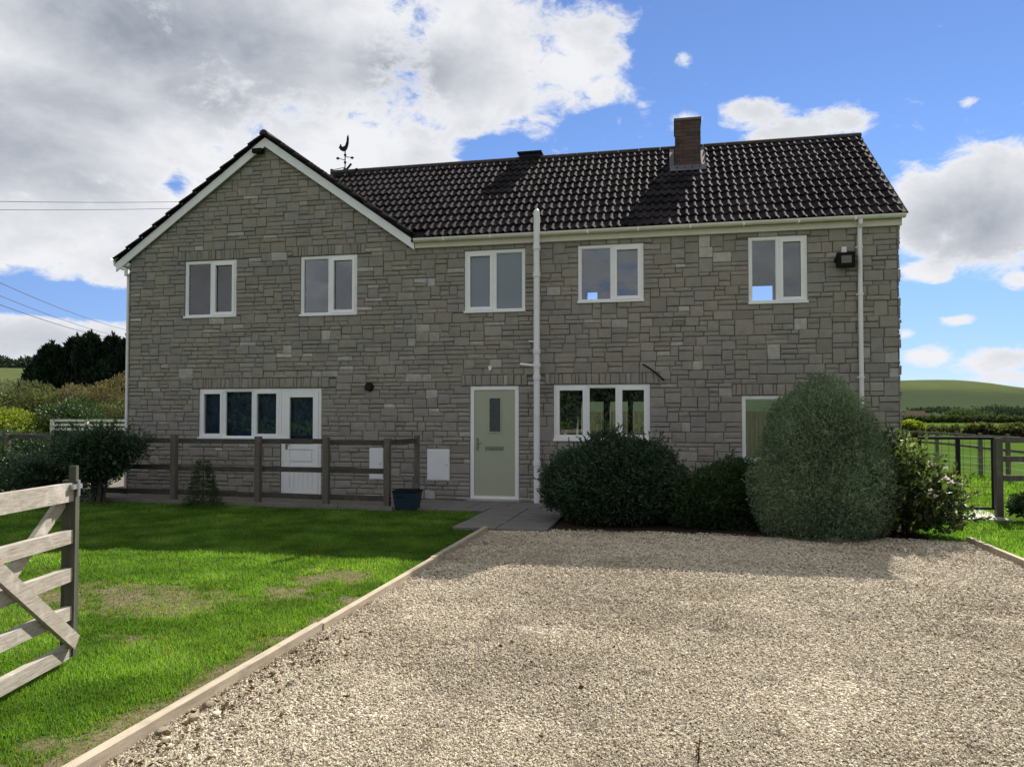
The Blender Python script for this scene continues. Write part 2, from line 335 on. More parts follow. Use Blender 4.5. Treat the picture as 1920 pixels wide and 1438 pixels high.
# ------------------------------------------------------------------ mesh helpers
class MB:
    def __init__(s): s.v = []; s.f = []; s.t = []
    def add(s, vs, fs, tone=None):
        o = len(s.v); s.v += [tuple(p) for p in vs]; s.f += [tuple(i + o for i in f) for f in fs]
        s.t += [0.5 if tone is None else tone] * len(fs); return s
    def box(s, x0, x1, y0, y1, z0, z1, tone=None, mat=None):
        vs = [Vector((x, y, z)) for z in (z0, z1) for y in (y0, y1) for x in (x0, x1)]
        if mat is not None: vs = [mat @ p for p in vs]
        return s.add(vs, [(0, 2, 3, 1), (4, 5, 7, 6), (0, 1, 5, 4), (2, 6, 7, 3), (0, 4, 6, 2), (1, 3, 7, 5)], tone)
    def bar(s, a, b, wd, th, up=(0, 0, 1), tone=None):
        a, b = Vector(a), Vector(b); d = (b - a); L = d.length; d.normalize()
        sd = d.cross(Vector(up))
        if sd.length < 1e-4: sd = d.cross(Vector((1, 0, 0)))
        sd.normalize(); u = sd.cross(d)
        vs = [p + sd * (i * th / 2) + u * (j * wd / 2) for p in (a, b) for j in (-1, 1) for i in (-1, 1)]
        return s.add(vs, [(0, 2, 3, 1), (4, 5, 7, 6), (0, 1, 5, 4), (2, 6, 7, 3), (0, 4, 6, 2), (1, 3, 7, 5)], tone)
    def tube(s, pts, r, n=10, caps=True, tone=None):
        pts = [Vector(p) for p in pts]; rings = []
        rr = r if isinstance(r, (list, tuple)) else [r] * len(pts)
        for i, p in enumerate(pts):
            d = (pts[min(i + 1, len(pts) - 1)] - pts[max(i - 1, 0)]).normalized()
            ref = Vector((0, 0, 1)) if abs(d.z) < .9 else Vector((1, 0, 0))
            a = d.cross(ref).normalized(); b = d.cross(a)
            rings.append([p + (a * math.cos(2 * math.pi * q / n) + b * math.sin(2 * math.pi * q / n)) * rr[i] for q in range(n)])
        vs = [p for g in rings for p in g]; fs = []
        for i in range(len(pts) - 1):
            for q in range(n): fs.append((i * n + q, i * n + (q + 1) % n, (i + 1) * n + (q + 1) % n, (i + 1) * n + q))
        if caps: fs += [tuple(range(n - 1, -1, -1)), tuple((len(pts) - 1) * n + q for q in range(n))]
        return s.add(vs, fs, tone)
    def prism(s, poly, y0, y1, tone=None):            # poly: (x, z) list, extruded along y
        n = len(poly); vs = [(x, y0, z) for x, z in poly] + [(x, y1, z) for x, z in poly]
        fs = [tuple(range(n)), tuple(range(2 * n - 1, n - 1, -1))] + [(i, i + n, (i + 1) % n + n, (i + 1) % n) for i in range(n)]
        return s.add(vs, fs, tone)
    def mesh(s, name, mat, smooth=False):
        me = bpy.data.meshes.new(name); me.from_pydata([tuple(p) for p in s.v], [], s.f)
        a = me.attributes.new('tone', 'FLOAT', 'FACE'); a.data.foreach_set('value', s.t)
        me.materials.append(M[mat]); me.update()
        if smooth: me.polygons.foreach_set('use_smooth', [True] * len(me.polygons))
        return me
    def obj(s, name, mat, parent=None, smooth=False, **kw):
        return link(name, s.mesh(name, mat, smooth), parent, **kw)

def link(name, me, parent=None, loc=None, **props):
    o = bpy.data.objects.new(name, me); COL.objects.link(o)
    if parent is not None:
        o.parent = parent
        if loc is None: loc = -parent.location if parent.parent is None else Vector((0, 0, 0))
    if loc is not None: o.location = loc
    for k_, v in props.items(): o[k_] = v
    return o
def thing(name, label, cat, loc=(0, 0, 0), group=None):
    o = bpy.data.objects.new(name, None); COL.objects.link(o); o.location = loc
    o.empty_display_size = .2
    o['label'] = label; o['category'] = cat
    if group: o['group'] = group
    return o
def tag(o, label, cat, group=None):
    o['label'] = label; o['category'] = cat
    if group: o['group'] = group
    return o
def np_mesh(name, V, F, mat, tone=None, smooth=False):
    V = np.asarray(V, np.float32); F = np.asarray(F, np.int32); k = F.shape[1]
    me = bpy.data.meshes.new(name); me.vertices.add(len(V)); me.vertices.foreach_set('co', V.ravel())
    me.loops.add(F.size); me.loops.foreach_set('vertex_index', F.ravel())
    me.polygons.add(len(F)); me.polygons.foreach_set('loop_start', np.arange(len(F), dtype=np.int32) * k)
    me.update(calc_edges=True)
    if tone is not None:
        a = me.attributes.new('tone', 'FLOAT', 'FACE'); a.data.foreach_set('value', np.asarray(tone, np.float32))
    me.polygons.foreach_set('use_smooth', np.full(len(F), smooth))
    me.materials.append(M[mat]); return me
def sheet(name, poly, z, mat, kind='structure', parent=None):
    b = MB(); b.add([(x, y, z) for x, y in poly], [tuple(range(len(poly)))])
    o = b.obj(name, mat, parent); o['kind'] = kind; return o

# leaves: quads with a base, two flanks and a tip
def leaf_cloud(P, Nrm, size, aspect, spread, tone):
    n = len(P)
    d = Nrm + rng.normal(0, spread, (n, 3)); d /= np.linalg.norm(d, axis=1)[:, None] + 1e-9
    r = rng.normal(0, 1, (n, 3)); s = np.cross(d, r); s /= np.linalg.norm(s, axis=1)[:, None] + 1e-9
    u = np.cross(s, d)
    L = size * rng.uniform(.6, 1.35, n)[:, None]; W = L * aspect * .5
    mid = P + d * L * .5 + u * L * .08
    V = np.stack([P, mid + s * W, P + d * L, mid - s * W], 1).reshape(-1, 3)
    F = np.arange(4 * n).reshape(n, 4)
    return V, F, tone
def rand_dirs(n, zmin=-.25):
    z = rng.uniform(zmin, 1, n); a = rng.uniform(0, 2 * math.pi, n); q = np.sqrt(1 - z * z)
    return np.stack([q * np.cos(a), q * np.sin(a), z], 1)
def lumps(D, n=26, amp=.16, width=.38, seed=0):
    g = np.random.default_rng(seed); out = np.ones(len(D))
    for (m, a_, w_, lo) in ((n, amp, width, -.55), (110, amp * .62, width * .36, -1.0)):
        C = g.normal(0, 1, (m, 3)); C[:, 2] = np.abs(C[:, 2]) * .8 - .15
        C /= np.linalg.norm(C, axis=1)[:, None]; A = g.uniform(lo, 1, m) * a_
        for c, a in zip(C, A): out += a * np.exp(-((1 - D @ c) / (w_ ** 2)))
    return out
def crown(center, radii, n, size, aspect, seed, mat, name='foliage', amp=.16, width=.38, power=1.0, depth=.35, spread=.75, zmin=-.25, parent=None, up=.15, tmix=.5, clump=0):
    D = rand_dirs(n, zmin); r = lumps(D, 30, amp, width, seed)
    dep = 1 - np.abs(rng.normal(0, depth * .5, n)); dep = np.clip(dep, .2, 1.04)
    S = np.sign(D) * np.abs(D) ** power
    S /= np.maximum(np.linalg.norm(S, axis=1), .0001)[:, None] ** .35
    P = S * (r * dep)[:, None] * np.array(radii) + np.array(center)
    if clump:
        P += rng.normal(0, clump, (n, 3)) * .4
    N = D + np.array([0, 0, up])
    g = np.random.default_rng(seed + 5); C2 = g.normal(0, 1, (24, 3)); C2 /= np.linalg.norm(C2, axis=1)[:, None]
    tv = np.zeros(n)
    for c in C2: tv += g.uniform(-1, 1) * np.exp(-(1 - D @ c) / .05)
    tone = np.clip(.45 + tmix * .35 * tv + rng.normal(0, .2, n), 0, 1)
    V, F, T = leaf_cloud(P, N, size, aspect, spread, tone)
    return V, F, T
def shoots(center, radii, n, size, aspect, seed, amp, width, length, zmin=-.1):
    g = np.random.default_rng(seed + 77); D = rand_dirs(n, zmin); r = lumps(D, 30, amp, width, seed) * .93
    S = D / np.maximum(np.linalg.norm(D, axis=1), .0001)[:, None]
    B0 = S * r[:, None] * np.array(radii) + np.array(center)
    ax = S + g.normal(0, .35, (n, 3)) + np.array([0, 0, .55]); ax /= np.linalg.norm(ax, axis=1)[:, None]
    L = length * g.uniform(.35, 1.3, n); k = 16
    t = np.linspace(0, 1, k); P = B0[:, None] + ax[:, None] * (L[:, None] * t)[:, :, None]
    P = P.reshape(-1, 3); N = np.repeat(ax, k, 0)
    tone = np.clip(g.normal(.6, .2, n * k), 0, 1)
    return leaf_cloud(P, N, size * .9, aspect, .55, tone)
def plant(name, label, cat, loc, parts, mat, stems=None, group=None, matname='bark'):
    t = thing(name, label, cat, loc, group)
    V, F, T, o = [], [], [], 0
    for (v, f, tn) in parts: V.append(v); F.append(f + o); T.append(tn); o += len(v)
    link('crown' if cat == 'tree' else 'foliage', np_mesh(name + '_leaves', np.concatenate(V), np.concatenate(F), mat, np.concatenate(T)), t)
    b = MB()
    for pts, r in (stems or [([(loc[0], loc[1], loc[2] - .05), (loc[0], loc[1], loc[2] + .4)], [.05, .03])]): b.tube(pts, r, 7)
    b.obj('trunk' if cat == 'tree' else 'stem', matname, t)
    return t


# ------------------------------------------------------------------ ground and land
sheet('ground', [(-5000, -5000), (5000, -5000), (5000, 5000), (-5000, 5000)], -.075, 'field')
def terrain():
    tab_az = [-180, -140, -100, -70, -52, -46, -43, -38, -20, 0, 8, 13, 17, 19, 22, 27, 35, 50, 80, 120, 160, 180]
    tab_h = [55, 60, 62, 66, 74, 77, 78, 66, 50, 52, 58, 61, 62, 59, 44, 30, 24, 30, 40, 50, 55, 55]
    A = np.linspace(-180, 180, 361); Hh = np.interp(A, tab_az, tab_h) / 1440.
    Hs = Hh.copy()
    for i in range(len(A)): Hs[i] = np.mean([Hh[(i + j) % 360] for j in range(-1, 2)])
    rr = np.array([420, 520, 600, 680, 760, 840, 920, 1000, 1080, 1160, 1240, 1320, 1400, 1480, 1560, 1700, 1900, 2300, 3000])
    x = np.clip((rr - 520) / (1500 - 520), 0, 1); prof = x * x * (3 - 2 * x) * .55 + x * .45
    V = []
    for i, a in enumerate(A):
        for j, r in enumerate(rr):
            wob = 1 + .05 * math.sin(a * .31 + j) + .03 * math.sin(a * .83 + 2 * j)
            zz = (1500 * Hs[i] + 1.5) * prof[j] * (1 + (wob - 1) * (1 - prof[j])) - .4 - (0 if r <= 1500 else (r - 1500) * .03)
            V.append((11 + r * math.sin(R(a)), -13.9 + r * math.cos(R(a)), zz))
    n = len(rr); F = [(i * n + j, i * n + j + 1, (i + 1) * n + j + 1, (i + 1) * n + j) for i in range(360) for j in range(n - 1)]
    F = [f[::-1] for f in F]
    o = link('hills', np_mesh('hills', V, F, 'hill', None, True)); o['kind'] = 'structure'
terrain()

# lawn, drive, beds, paths (each sheet a few millimetres above the one below)
sheet('driveway', [(8.50, -16), (14.58, -16), (14.58, -3.25), (8.50, -3.25)], -.040, 'gravel')
sheet('flower_bed', [(9.35, -3.3), (14.25, -3.3), (14.25, .1), (9.35, .1)], -.030, 'soil')
sheet('yard', [(-3.4, -.1), (-.4, -1.18), (6.35, -1.55), (6.35, .1), (-.3, .1), (-.3, 12), (-3.4, 12)], -.060, 'yard')


# ------------------------------------------------------------------ house
HX, HD = 14.70, 6.24
EAVE_Y, EAVE_Z, RIDGE_Y, RIDGE_Z = -.12, 4.90, 3.12, 7.36
SL = (RIDGE_Z - EAVE_Z) / (RIDGE_Y - EAVE_Y)
GA, GZ, GS = 3.08, 7.15, .705                      # gable apex x, z of slab top, slope
def gable_top(x): return GZ - GS * abs(x - GA)
house = thing('farmhouse', 'two storey grey stone house with dark pantile roof and white framed windows', 'house', (7.35, 0, 0))
OPEN = [(1.27, 2.43, 3.54, 4.70), (3.83, 5.02, 3.51, 4.69), (7.18, 8.34, 3.48, 4.65), (9.32, 10.50, 3.60, 4.65), (12.30, 13.27, 3.49, 4.66),
        (1.62, 3.43, 1.09, 2.10), (3.43, 4.29, -.03, 2.10), (7.29, 8.22, .0, 2.11), (8.87, 10.60, 1.10, 2.12), (12.17, 13.75, .76, 1.90)]

def wall_mesh():
    b = MB(); TOP = 4.76; ZB = -.3; TH = .30
    xs = sorted({0, HX} | {v for o in OPEN for v in o[:2]}); zs = sorted({ZB, TOP} | {v for o in OPEN for v in o[2:]})
    solid = {}
    for i in range(len(xs) - 1):
        for j in range(len(zs) - 1):
            cx, cz = (xs[i] + xs[i + 1]) / 2, (zs[j] + zs[j + 1]) / 2
            solid[i, j] = not any(o[0] < cx < o[1] and o[2] < cz < o[3] for o in OPEN)
    for (i, j), s in solid.items():
        x0, x1, z0, z1 = xs[i], xs[i + 1], zs[j], zs[j + 1]
        if s:
            b.add([(x0, 0, z0), (x1, 0, z0), (x1, 0, z1), (x0, 0, z1)], [(0, 1, 2, 3)])
            b.add([(x0, TH, z0), (x1, TH, z0), (x1, TH, z1), (x0, TH, z1)], [(3, 2, 1, 0)])
        else:
            if solid.get((i - 1, j), False): b.add([(x0, 0, z0), (x0, TH, z0), (x0, TH, z1), (x0, 0, z1)], [(3, 2, 1, 0)])
            if solid.get((i + 1, j), False): b.add([(x1, 0, z0), (x1, TH, z0), (x1, TH, z1), (x1, 0, z1)], [(0, 1, 2, 3)])
            if solid.get((i, j - 1), False): b.add([(x0, 0, z0), (x1, 0, z0), (x1, TH, z0), (x0, TH, z0)], [(0, 1, 2, 3)])
            if solid.get((i, j + 1), False): b.add([(x0, 0, z1), (x1, 0, z1), (x1, TH, z1), (x0, TH, z1)], [(3, 2, 1, 0)])
    gl = gable_top(0) - .12; gr = gable_top(6.2) - .12
    b.prism([(0, TOP), (6.2, TOP), (6.2, gr), (GA, GZ - .12), (0, gl)], 0, TH)
    # side and back walls
    b.prism([(0, 0)], 0, 0) if False else None
    def side(x, xin):
        prof = [(.303, ZB), (HD, ZB), (HD, 4.76), (3.12, 7.22), (.303, 5.05)]
        n = len(prof)
        vs = [(x, y, z) for y, z in prof] + [(xin, y, z) for y, z in prof]
        b.add(vs, [tuple(range(n)), tuple(range(2 * n - 1, n - 1, -1))] + [(i, i + n, (i + 1) % n + n, (i + 1) % n) for i in range(n)])
    side(HX, HX - .3); 
    b.box(0, .3, .303, HD, ZB, 4.76)
    BO = [(8.65, 9.23, .15, 1.93), (9.39, 9.85, .15, 1.93), (9.98, 10.75, .15, 1.93), (12.45, 14.2, .25, 1.97), (8.80, 9.08, 3.7, 4.80), (12.90, 13.44, 3.6, 4.90)]
    bx = sorted({.303, HX - .303} | {v for o in BO for v in o[:2]}); bz = sorted({ZB, 5.0} | {v for o in BO for v in o[2:]})
    for i in range(len(bx) - 1):
        for j in range(len(bz) - 1):
            cx, cz = (bx[i] + bx[i + 1]) / 2, (bz[j] + bz[j + 1]) / 2
            if not any(o[0] < cx < o[1] and o[2] < cz < o[3] for o in BO): b.box(bx[i], bx[i + 1], HD - .25, HD, bz[j], bz[j + 1])
    return b
wall = wall_mesh().obj('wall', 'mortar', house)

# --- stones, laid course by course
def clip(poly, a, b_, c):                             # keep a*x + b*z <= c
    out = []
    for i in range(len(poly)):
        p, q = poly[i], poly[(i + 1) % len(poly)]
        dp, dq = a * p[0] + b_ * p[1] - c, a * q[0] + b_ * q[1] - c
        if dp <= 0: out.append(p)
        if (dp < 0 < dq) or (dq < 0 < dp):
            t = dp / (dp - dq); out.append((p[0] + (q[0] - p[0]) * t, p[1] + (q[1] - p[1]) * t))
    return out
def layout(x0, x1, z0, z1, blocked, seed):
    g = random.Random(seed); dx = .02
    zs = [z0]
    while zs[-1] < z1 - .05: zs.append(zs[-1] + g.choice((.072, .082, .092, .104)))
    nr, nc = len(zs) - 1, int(round((x1 - x0) / dx))
    occ = np.zeros((nr, nc), bool)
    for r in range(nr):
        zc = (zs[r] + zs[r + 1]) / 2
        for (a, b, c, d) in blocked:
            if c < zc < d: occ[r, max(0, int(round((a - x0) / dx))):min(nc, int(round((b - x0) / dx)))] = True
    out = []
    for r in range(nr):
        c = 0
        while c < nc:
            if occ[r, c]: c += 1; continue
            e = c
            while e < nc and not occ[r, e]: e += 1
            run = e - c
            hh = g.choices((1, 2, 3), (.74, .26, .0) if x0 + c * dx < 8.6 else (.56, .40, .04))[0]
            wd = {1: g.uniform(.17, .42), 2: g.uniform(.17, .36), 3: g.uniform(.2, .36)}[hh]
            n = max(5, int(wd / dx))
            if run - n < 6: n = run if run < 20 else run // 2
            while hh > 1 and (r + hh > nr or occ[r + 1:r + hh, c:c + n].any()): hh -= 1
            occ[r:r + hh, c:c + n] = True
            X0, X1, Z0, Z1 = x0 + c * dx, x0 + (c + n) * dx, zs[r], zs[r + hh]
            for (a, b, cc, d) in blocked:
                if Z1 > cc + .01 and Z0 < d - .01:
                    if abs(X1 - a) < .05: X1 = a
                    if abs(X0 - b) < .05: X0 = b
                if X1 > a + .01 and X0 < b - .01:
                    if abs(Z1 - cc) < .06: Z1 = cc
                    if abs(Z0 - d) < .06: Z0 = d
            if Z1 - Z0 > .025 and X1 - X0 > .03: out.append((X0, X1, Z0, Z1))
            c += n
    return out
def stone_prism(b, poly, dep, tone, tf, joint=.0045, g=rnd):
    cx = sum(p[0] for p in poly) / len(poly); cz = sum(p[1] for p in poly) / len(poly)
    def ins(p, d): 
        sx = 0 if abs(p[0] - cx) < .01 else math.copysign(d, p[0] - cx); sz = 0 if abs(p[1] - cz) < .01 else math.copysign(d, p[1] - cz)
        return (p[0] - sx, p[1] - sz)
    jit = lambda p, a: (p[0] + g.uniform(-a, a), p[1] + g.uniform(-a, a))
    r0 = [jit(ins(p, joint), .005) for p in poly]; n = len(poly)
    r2 = [jit(ins(p, .011), .004) for p in r0]
    vs = [tf(x, .004, z) for x, z in r0] + [tf(x, -dep + .008, z) for x, z in r0] + [tf(x, -dep + g.uniform(-.004, .003), z) for x, z in r2]
    vs.append(tf(cx + g.uniform(-.03, .03), -dep - g.uniform(0, .008), cz))
    fs = []
    for i in range(n):
        j = (i + 1) % n
        fs += [(i, j, j + n, i + n), (i + n, j + n, j + 2 * n, i + 2 * n), (i + 2 * n, j + 2 * n, 3 * n)]
    b.add(vs, fs, tone)
ident = lambda x, y, z: (x, y, z)
blocked = [o for o in OPEN]
blocked[5] = (1.62, 4.29, 1.09, 2.10); blocked[6] = (3.43, 4.29, -.1, 2.10)
lint = []                                            # soldier stones over the openings
for (a, b, c, d) in [OPEN[0], OPEN[1], (1.62, 4.29, 1.09, 2.10), OPEN[7], OPEN[8], OPEN[9]]:
    L0, L1, hgt = a - .16, b + .16, .20
    x = L0
    while x < L1 - .05:
        wd = rnd.choice((.06, .07, .09, .11, .14, .17)); wd = min(wd, L1 - x)
        if L1 - x - wd < .05: wd = L1 - x
        lint.append((x, x + wd, d + .005, d + hgt)); x += wd
    blocked.append((L0, L1, d - .01, d + hgt))
blocked += [(6.2, HX + .1, 4.76, 9), (5.30, 5.58, .34, .94), (6.46, 6.90, .34, .93)]
stones = layout(0, HX, -.2, 7.1, blocked, 5) + lint
polys = []
for (x0, x1, z0, z1) in stones:
    p = [(x0, z0), (x1, z0), (x1, z1), (x0, z1)]
    if z1 > 4.70 and x0 < 6.2:
        cc = GZ - .14
        p = clip(p, GS, 1, cc + GS * GA); p = clip(p, -GS, 1, cc - GS * GA) if len(p) > 2 else p
    if len(p) < 3: continue
    ar = abs(sum(p[i][0] * p[(i + 1) % len(p)][1] - p[(i + 1) % len(p)][0] * p[i][1] for i in range(len(p)))) / 2
    if ar > .0015: polys.append((ar, p))
def tone_of(): 
    t = rnd.gauss(.5, .135)
    if rnd.random() < .03: t = rnd.uniform(.88, 1)
    return max(0, min(1, t))
CX, CY = 11.04, -13.88
def shown(ar, p):
    x = sum(q[0] for q in p) / len(p); z = sum(q[1] for q in p) / len(p)
    d = math.hypot(x - CX, CY)
    hidden = (9.2 < x < 14.7 and z < .9) or (12.1 < x < 13.7 and z < 1.9)
    return ar / d ** 3 * (.05 if hidden else 1)
polys.sort(key=lambda q: -shown(*q))
rest = MB()
for i, (ar, p) in enumerate(polys):
    x_mid = sum(q[0] for q in p) / len(p)
    dep = rnd.uniform(.010, .026)
    if i < 300:
        b = MB(); stone_prism(b, p, dep, tone_of(), ident); b.obj('stone', 'stone', wall)
    else: stone_prism(rest, p, dep, tone_of(), ident)
# right end wall stones, the quoins stand a little proud of the corner
g2 = layout(-.03, HD, -.2, 7.1, [(-1, 9, 0, 0)], 9)
for (y0, y1, z0, z1) in g2:
    p = [(y0, z0), (y1, z0), (y1, z1), (y0, z1)]
    p = clip(p, -SL, 1, 4.72 + .08); p = clip(p, SL, 1, 4.76 + SL * HD) if len(p) > 2 else p
    if len(p) < 3: continue
    ar = abs(sum(p[i][0] * p[(i + 1) % len(p)][1] - p[(i + 1) % len(p)][0] * p[i][1] for i in range(len(p)))) / 2
    if ar < .002: continue
    stone_prism(rest, p, rnd.uniform(.012, .045) if y0 < .1 else rnd.uniform(.01, .025), tone_of(), lambda x, y, z: (HX - y, x, z))
for (y0, y1, z0, z1) in layout(-.03, HD, -.2, 4.74, [], 10):
    stone_prism(rest, [(y0, z0), (y1, z0), (y1, z1), (y0, z1)], rnd.uniform(.01, .025), tone_of(), lambda x, y, z: (y, x, z))
o = rest.obj('stonework', 'stone', wall); o['kind'] = 'stuff'

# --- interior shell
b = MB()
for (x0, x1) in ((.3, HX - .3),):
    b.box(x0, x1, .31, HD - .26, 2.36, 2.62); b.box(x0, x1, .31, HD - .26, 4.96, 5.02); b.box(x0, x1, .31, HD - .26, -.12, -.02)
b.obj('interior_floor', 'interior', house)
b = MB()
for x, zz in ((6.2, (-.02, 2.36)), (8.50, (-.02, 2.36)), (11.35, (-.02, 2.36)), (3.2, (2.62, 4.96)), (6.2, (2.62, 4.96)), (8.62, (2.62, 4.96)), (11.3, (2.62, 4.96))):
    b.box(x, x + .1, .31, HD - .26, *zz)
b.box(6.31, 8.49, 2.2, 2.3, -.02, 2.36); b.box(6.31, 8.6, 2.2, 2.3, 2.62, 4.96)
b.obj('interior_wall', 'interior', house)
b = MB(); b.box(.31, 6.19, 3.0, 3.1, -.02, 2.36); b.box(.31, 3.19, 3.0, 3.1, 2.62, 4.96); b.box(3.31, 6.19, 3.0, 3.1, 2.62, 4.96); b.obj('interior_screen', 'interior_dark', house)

# --- windows
def frame_rect(b, x0, x1, z0, z1, t, y0, y1, tb=None):
    tb = tb or t
    b.box(x0, x0 + t, y0, y1, z0, z1); b.box(x1 - t, x1, y0, y1, z0, z1)
    b.box(x0 + t, x1 - t, y0, y1, z1 - t, z1); b.box(x0 + t, x1 - t, y0, y1, z0, z0 + tb)
def window(o, lights, glass='glass', sill=True, label=None):
    x0, x1, z0, z1 = o
    T = .052; Y0, Y1 = .012, .085
    b = MB(); frame_rect(b, x0, x1, z0, z1, T, Y0, Y1)
    edges = [x0 + T] + [m for (m, _) in lights[:-1]] + [x1 - T]
    for m in edges[1:-1]: b.box(m - .028, m + .028, Y0 + .001, Y1, z0 + T, z1 - T)
    wn = b.obj('window', 'upvc', house)
    if label: wn['label'] = label
    for i, (_, opening) in enumerate(lights):
        a = edges[i] + (.028 if i else 0); c = edges[i + 1] - (.028 if i < len(lights) - 1 else 0)
        q0, q1 = z0 + T, z1 - T
        if opening:
            s = MB(); frame_rect(s, a, c, q0, q1, .052, Y0 - .014, Y1 - .01, .058); s.obj('sash', 'upvc', wn)
            p = (a + .048, c - .048, q0 + .052, q1 - .048)
        else:
            s = MB(); frame_rect(s, a, c, q0, q1, .014, Y0 + .012, Y1 - .02); s.obj('bead', 'upvc', wn)
            p = (a + .01, c - .01, q0 + .01, q1 - .01)
        g = MB(); g.box(p[0], p[1], .048, .054, p[2], p[3]); g.obj('pane', glass, wn)
    if sill:
        s = MB(); s.box(x0 - .01, x1 + .01, -.045, .011, z0 - .004, z0 + .034); s.obj('sill', 'upvc', wn)
    return wn
def at(o, f): return o[0] + (o[1] - o[0]) * f
W = OPEN
window(W[0], [(at(W[0], .52), 0), (0, 1)]); window(W[1], [(at(W[1], .52), 0), (0, 1)])
window(W[2], [(at(W[2], .49), 1), (0, 0)], 'frosted', label='bathroom window with frosted glass')
window(W[3], [(at(W[3], .53), 0), (0, 1)]); window(W[4], [(at(W[4], .51), 0), (0, 1)])
window(W[5], [(2.17, 1), (2.82, 0), (0, 1)], 'glass_dark')
window(W[8], [(9.48, 1), (10.03, 0), (0, 1)]); window(W[9], [(12.95, 0), (0, 1)])
# curtain behind the first upstairs window
b = MB(); N = 14
vs = []
for i in range(N + 1): vs += [(1.34 + .22 * i / N, .20 + .02 * math.sin(i * 2.1), 3.5), (1.34 + .20 * i / N, .20 + .02 * math.sin(i * 2.1), 4.68)]
b.add(vs, [(2 * i, 2 * i + 2, 2 * i + 3, 2 * i + 1) for i in range(N)]); b.obj('curtain', 'render', house)

b = MB(); n_ = 0
for (xa, xb, za, zb) in ((1.70, 3.38, 1.15, 2.04), (3.60, 4.12, .99, 1.95)):
    z = za
    while z < zb: b.add([(xa, .135, z), (xb, .135, z), (xb, .155, z + .026), (xa, .155, z + .026)], [(0, 1, 2, 3)]); z += .025
M['blind'] = simple('navy slatted blind', (.095, .145, .21), .7, .06, 2, .2)
o = b.obj('blind', 'blind', house); o['label'] = 'navy slatted blinds behind the kitchen panes'
# half glazed side door next to the kitchen window
b = MB(); frame_rect(b, 3.435, 4.285, -.03, 2.095, .062, .013, .09)
sd = b.obj('side_door', 'upvc', house); sd['label'] = 'white half glazed back door beside the long window'
b = MB(); frame_rect(b, 3.50, 4.22, .035, 2.03, .11, .002, .07); b.box(3.61, 4.11, .002, .07, .90, 1.0); b.obj('leaf', 'upvc', sd)
g = MB(); g.box(3.605, 4.115, .04, .047, .995, 1.925); g.obj('pane', 'glass_dark', sd)
b = MB(); b.box(3.61, 4.11, .02, .06, .14, .90)
for i in range(5): b.box(3.62 + i * .098, 3.62 + i * .098 + .088, .010, .02, .15, .60)
b.box(3.64, 4.08, .008, .0195, .67, .86); b.obj('panel', 'upvc', sd)
b = MB(); b.tube([(3.555, -.03, 1.0), (3.64, -.045, 1.0)], .010, 6); b.box(3.535, 3.575, -.012, .0, .9, 1.1); b.obj('handle', 'chrome', sd)

# front door
b = MB(); frame_rect(b, 7.295, 8.215, .0, 2.105, .07, .005, .09)
fd = b.obj('front_door', 'upvc', house); fd['label'] = 'sage green front door with narrow glazed slot'
b = MB(); b.box(7.37, 8.14, .02, .065, .072, 2.03); b.obj('leaf', 'door', fd)
b = MB(); frame_rect(b, 7.64, 7.885, 1.24, 1.90, .02, .008, .0195); b.obj('glazing_bead', 'door', fd)
g = MB(); g.box(7.66, 7.865, .012, .0195, 1.26, 1.88); g.obj('pane', 'door_glass', fd)
b = MB(); b.box(7.58, 7.92, .006, .0195, .925, .985); b.box(7.60, 7.90, .0, .0055, .935, .975); b.obj('letterbox', 'chrome', fd)
b = MB(); b.box(7.415, 7.445, .004, .0195, .92, 1.14); b.tube([(7.43, .0, 1.06), (7.43, -.04, 1.06), (7.53, -.045, 1.06)], .009, 6); b.obj('handle', 'chrome', fd)
b = MB()
for i in range(6): b.box(7.46 + i * .115, 7.4645 + i * .115, .0185, .0199, .12, 2.0)
b.obj('groove', 'door', fd)
b = MB(); b.box(7.27, 8.24, -.10, .0, -.03, .018); b.obj('threshold', 'concrete', fd)

# --- roof
def plane_z(y): return EAVE_Z + SL * (y - EAVE_Y)
b = MB()
XR = 14.80
def slab(b, pts, th=.06):
    n = len(pts); vs = [Vector(p) for p in pts] + [Vector(p) - Vector((0, 0, th)) for p in pts]
    b.add(vs, [tuple(range(n)), tuple(range(2 * n - 1, n - 1, -1))] + [(i, i + n, (i + 1) % n + n, (i + 1) % n) for i in range(n)])
slab(b, [(6.17, EAVE_Y, EAVE_Z), (XR, EAVE_Y, EAVE_Z), (XR, RIDGE_Y, RIDGE_Z), (3.0, RIDGE_Y, RIDGE_Z)])
slab(b, [(XR, RIDGE_Y + .002, RIDGE_Z), (XR, 6.36, EAVE_Z), (-.25, 6.36, EAVE_Z), (-.25, RIDGE_Y + .002, RIDGE_Z)])
GL, GR = -.28, 6.19
slab(b, [(GL, -.10, gable_top(GL)), (GA, -.10, GZ), (GA, 3.10, GZ), (GL, 3.10, gable_top(GL))])
slab(b, [(GA + .001, -.10, GZ), (GR, -.10, gable_top(GR)), (GR, 2.9, gable_top(GR)), (GA + .001, 3.10, GZ)])
roof = b.obj('roof', 'tile', house)
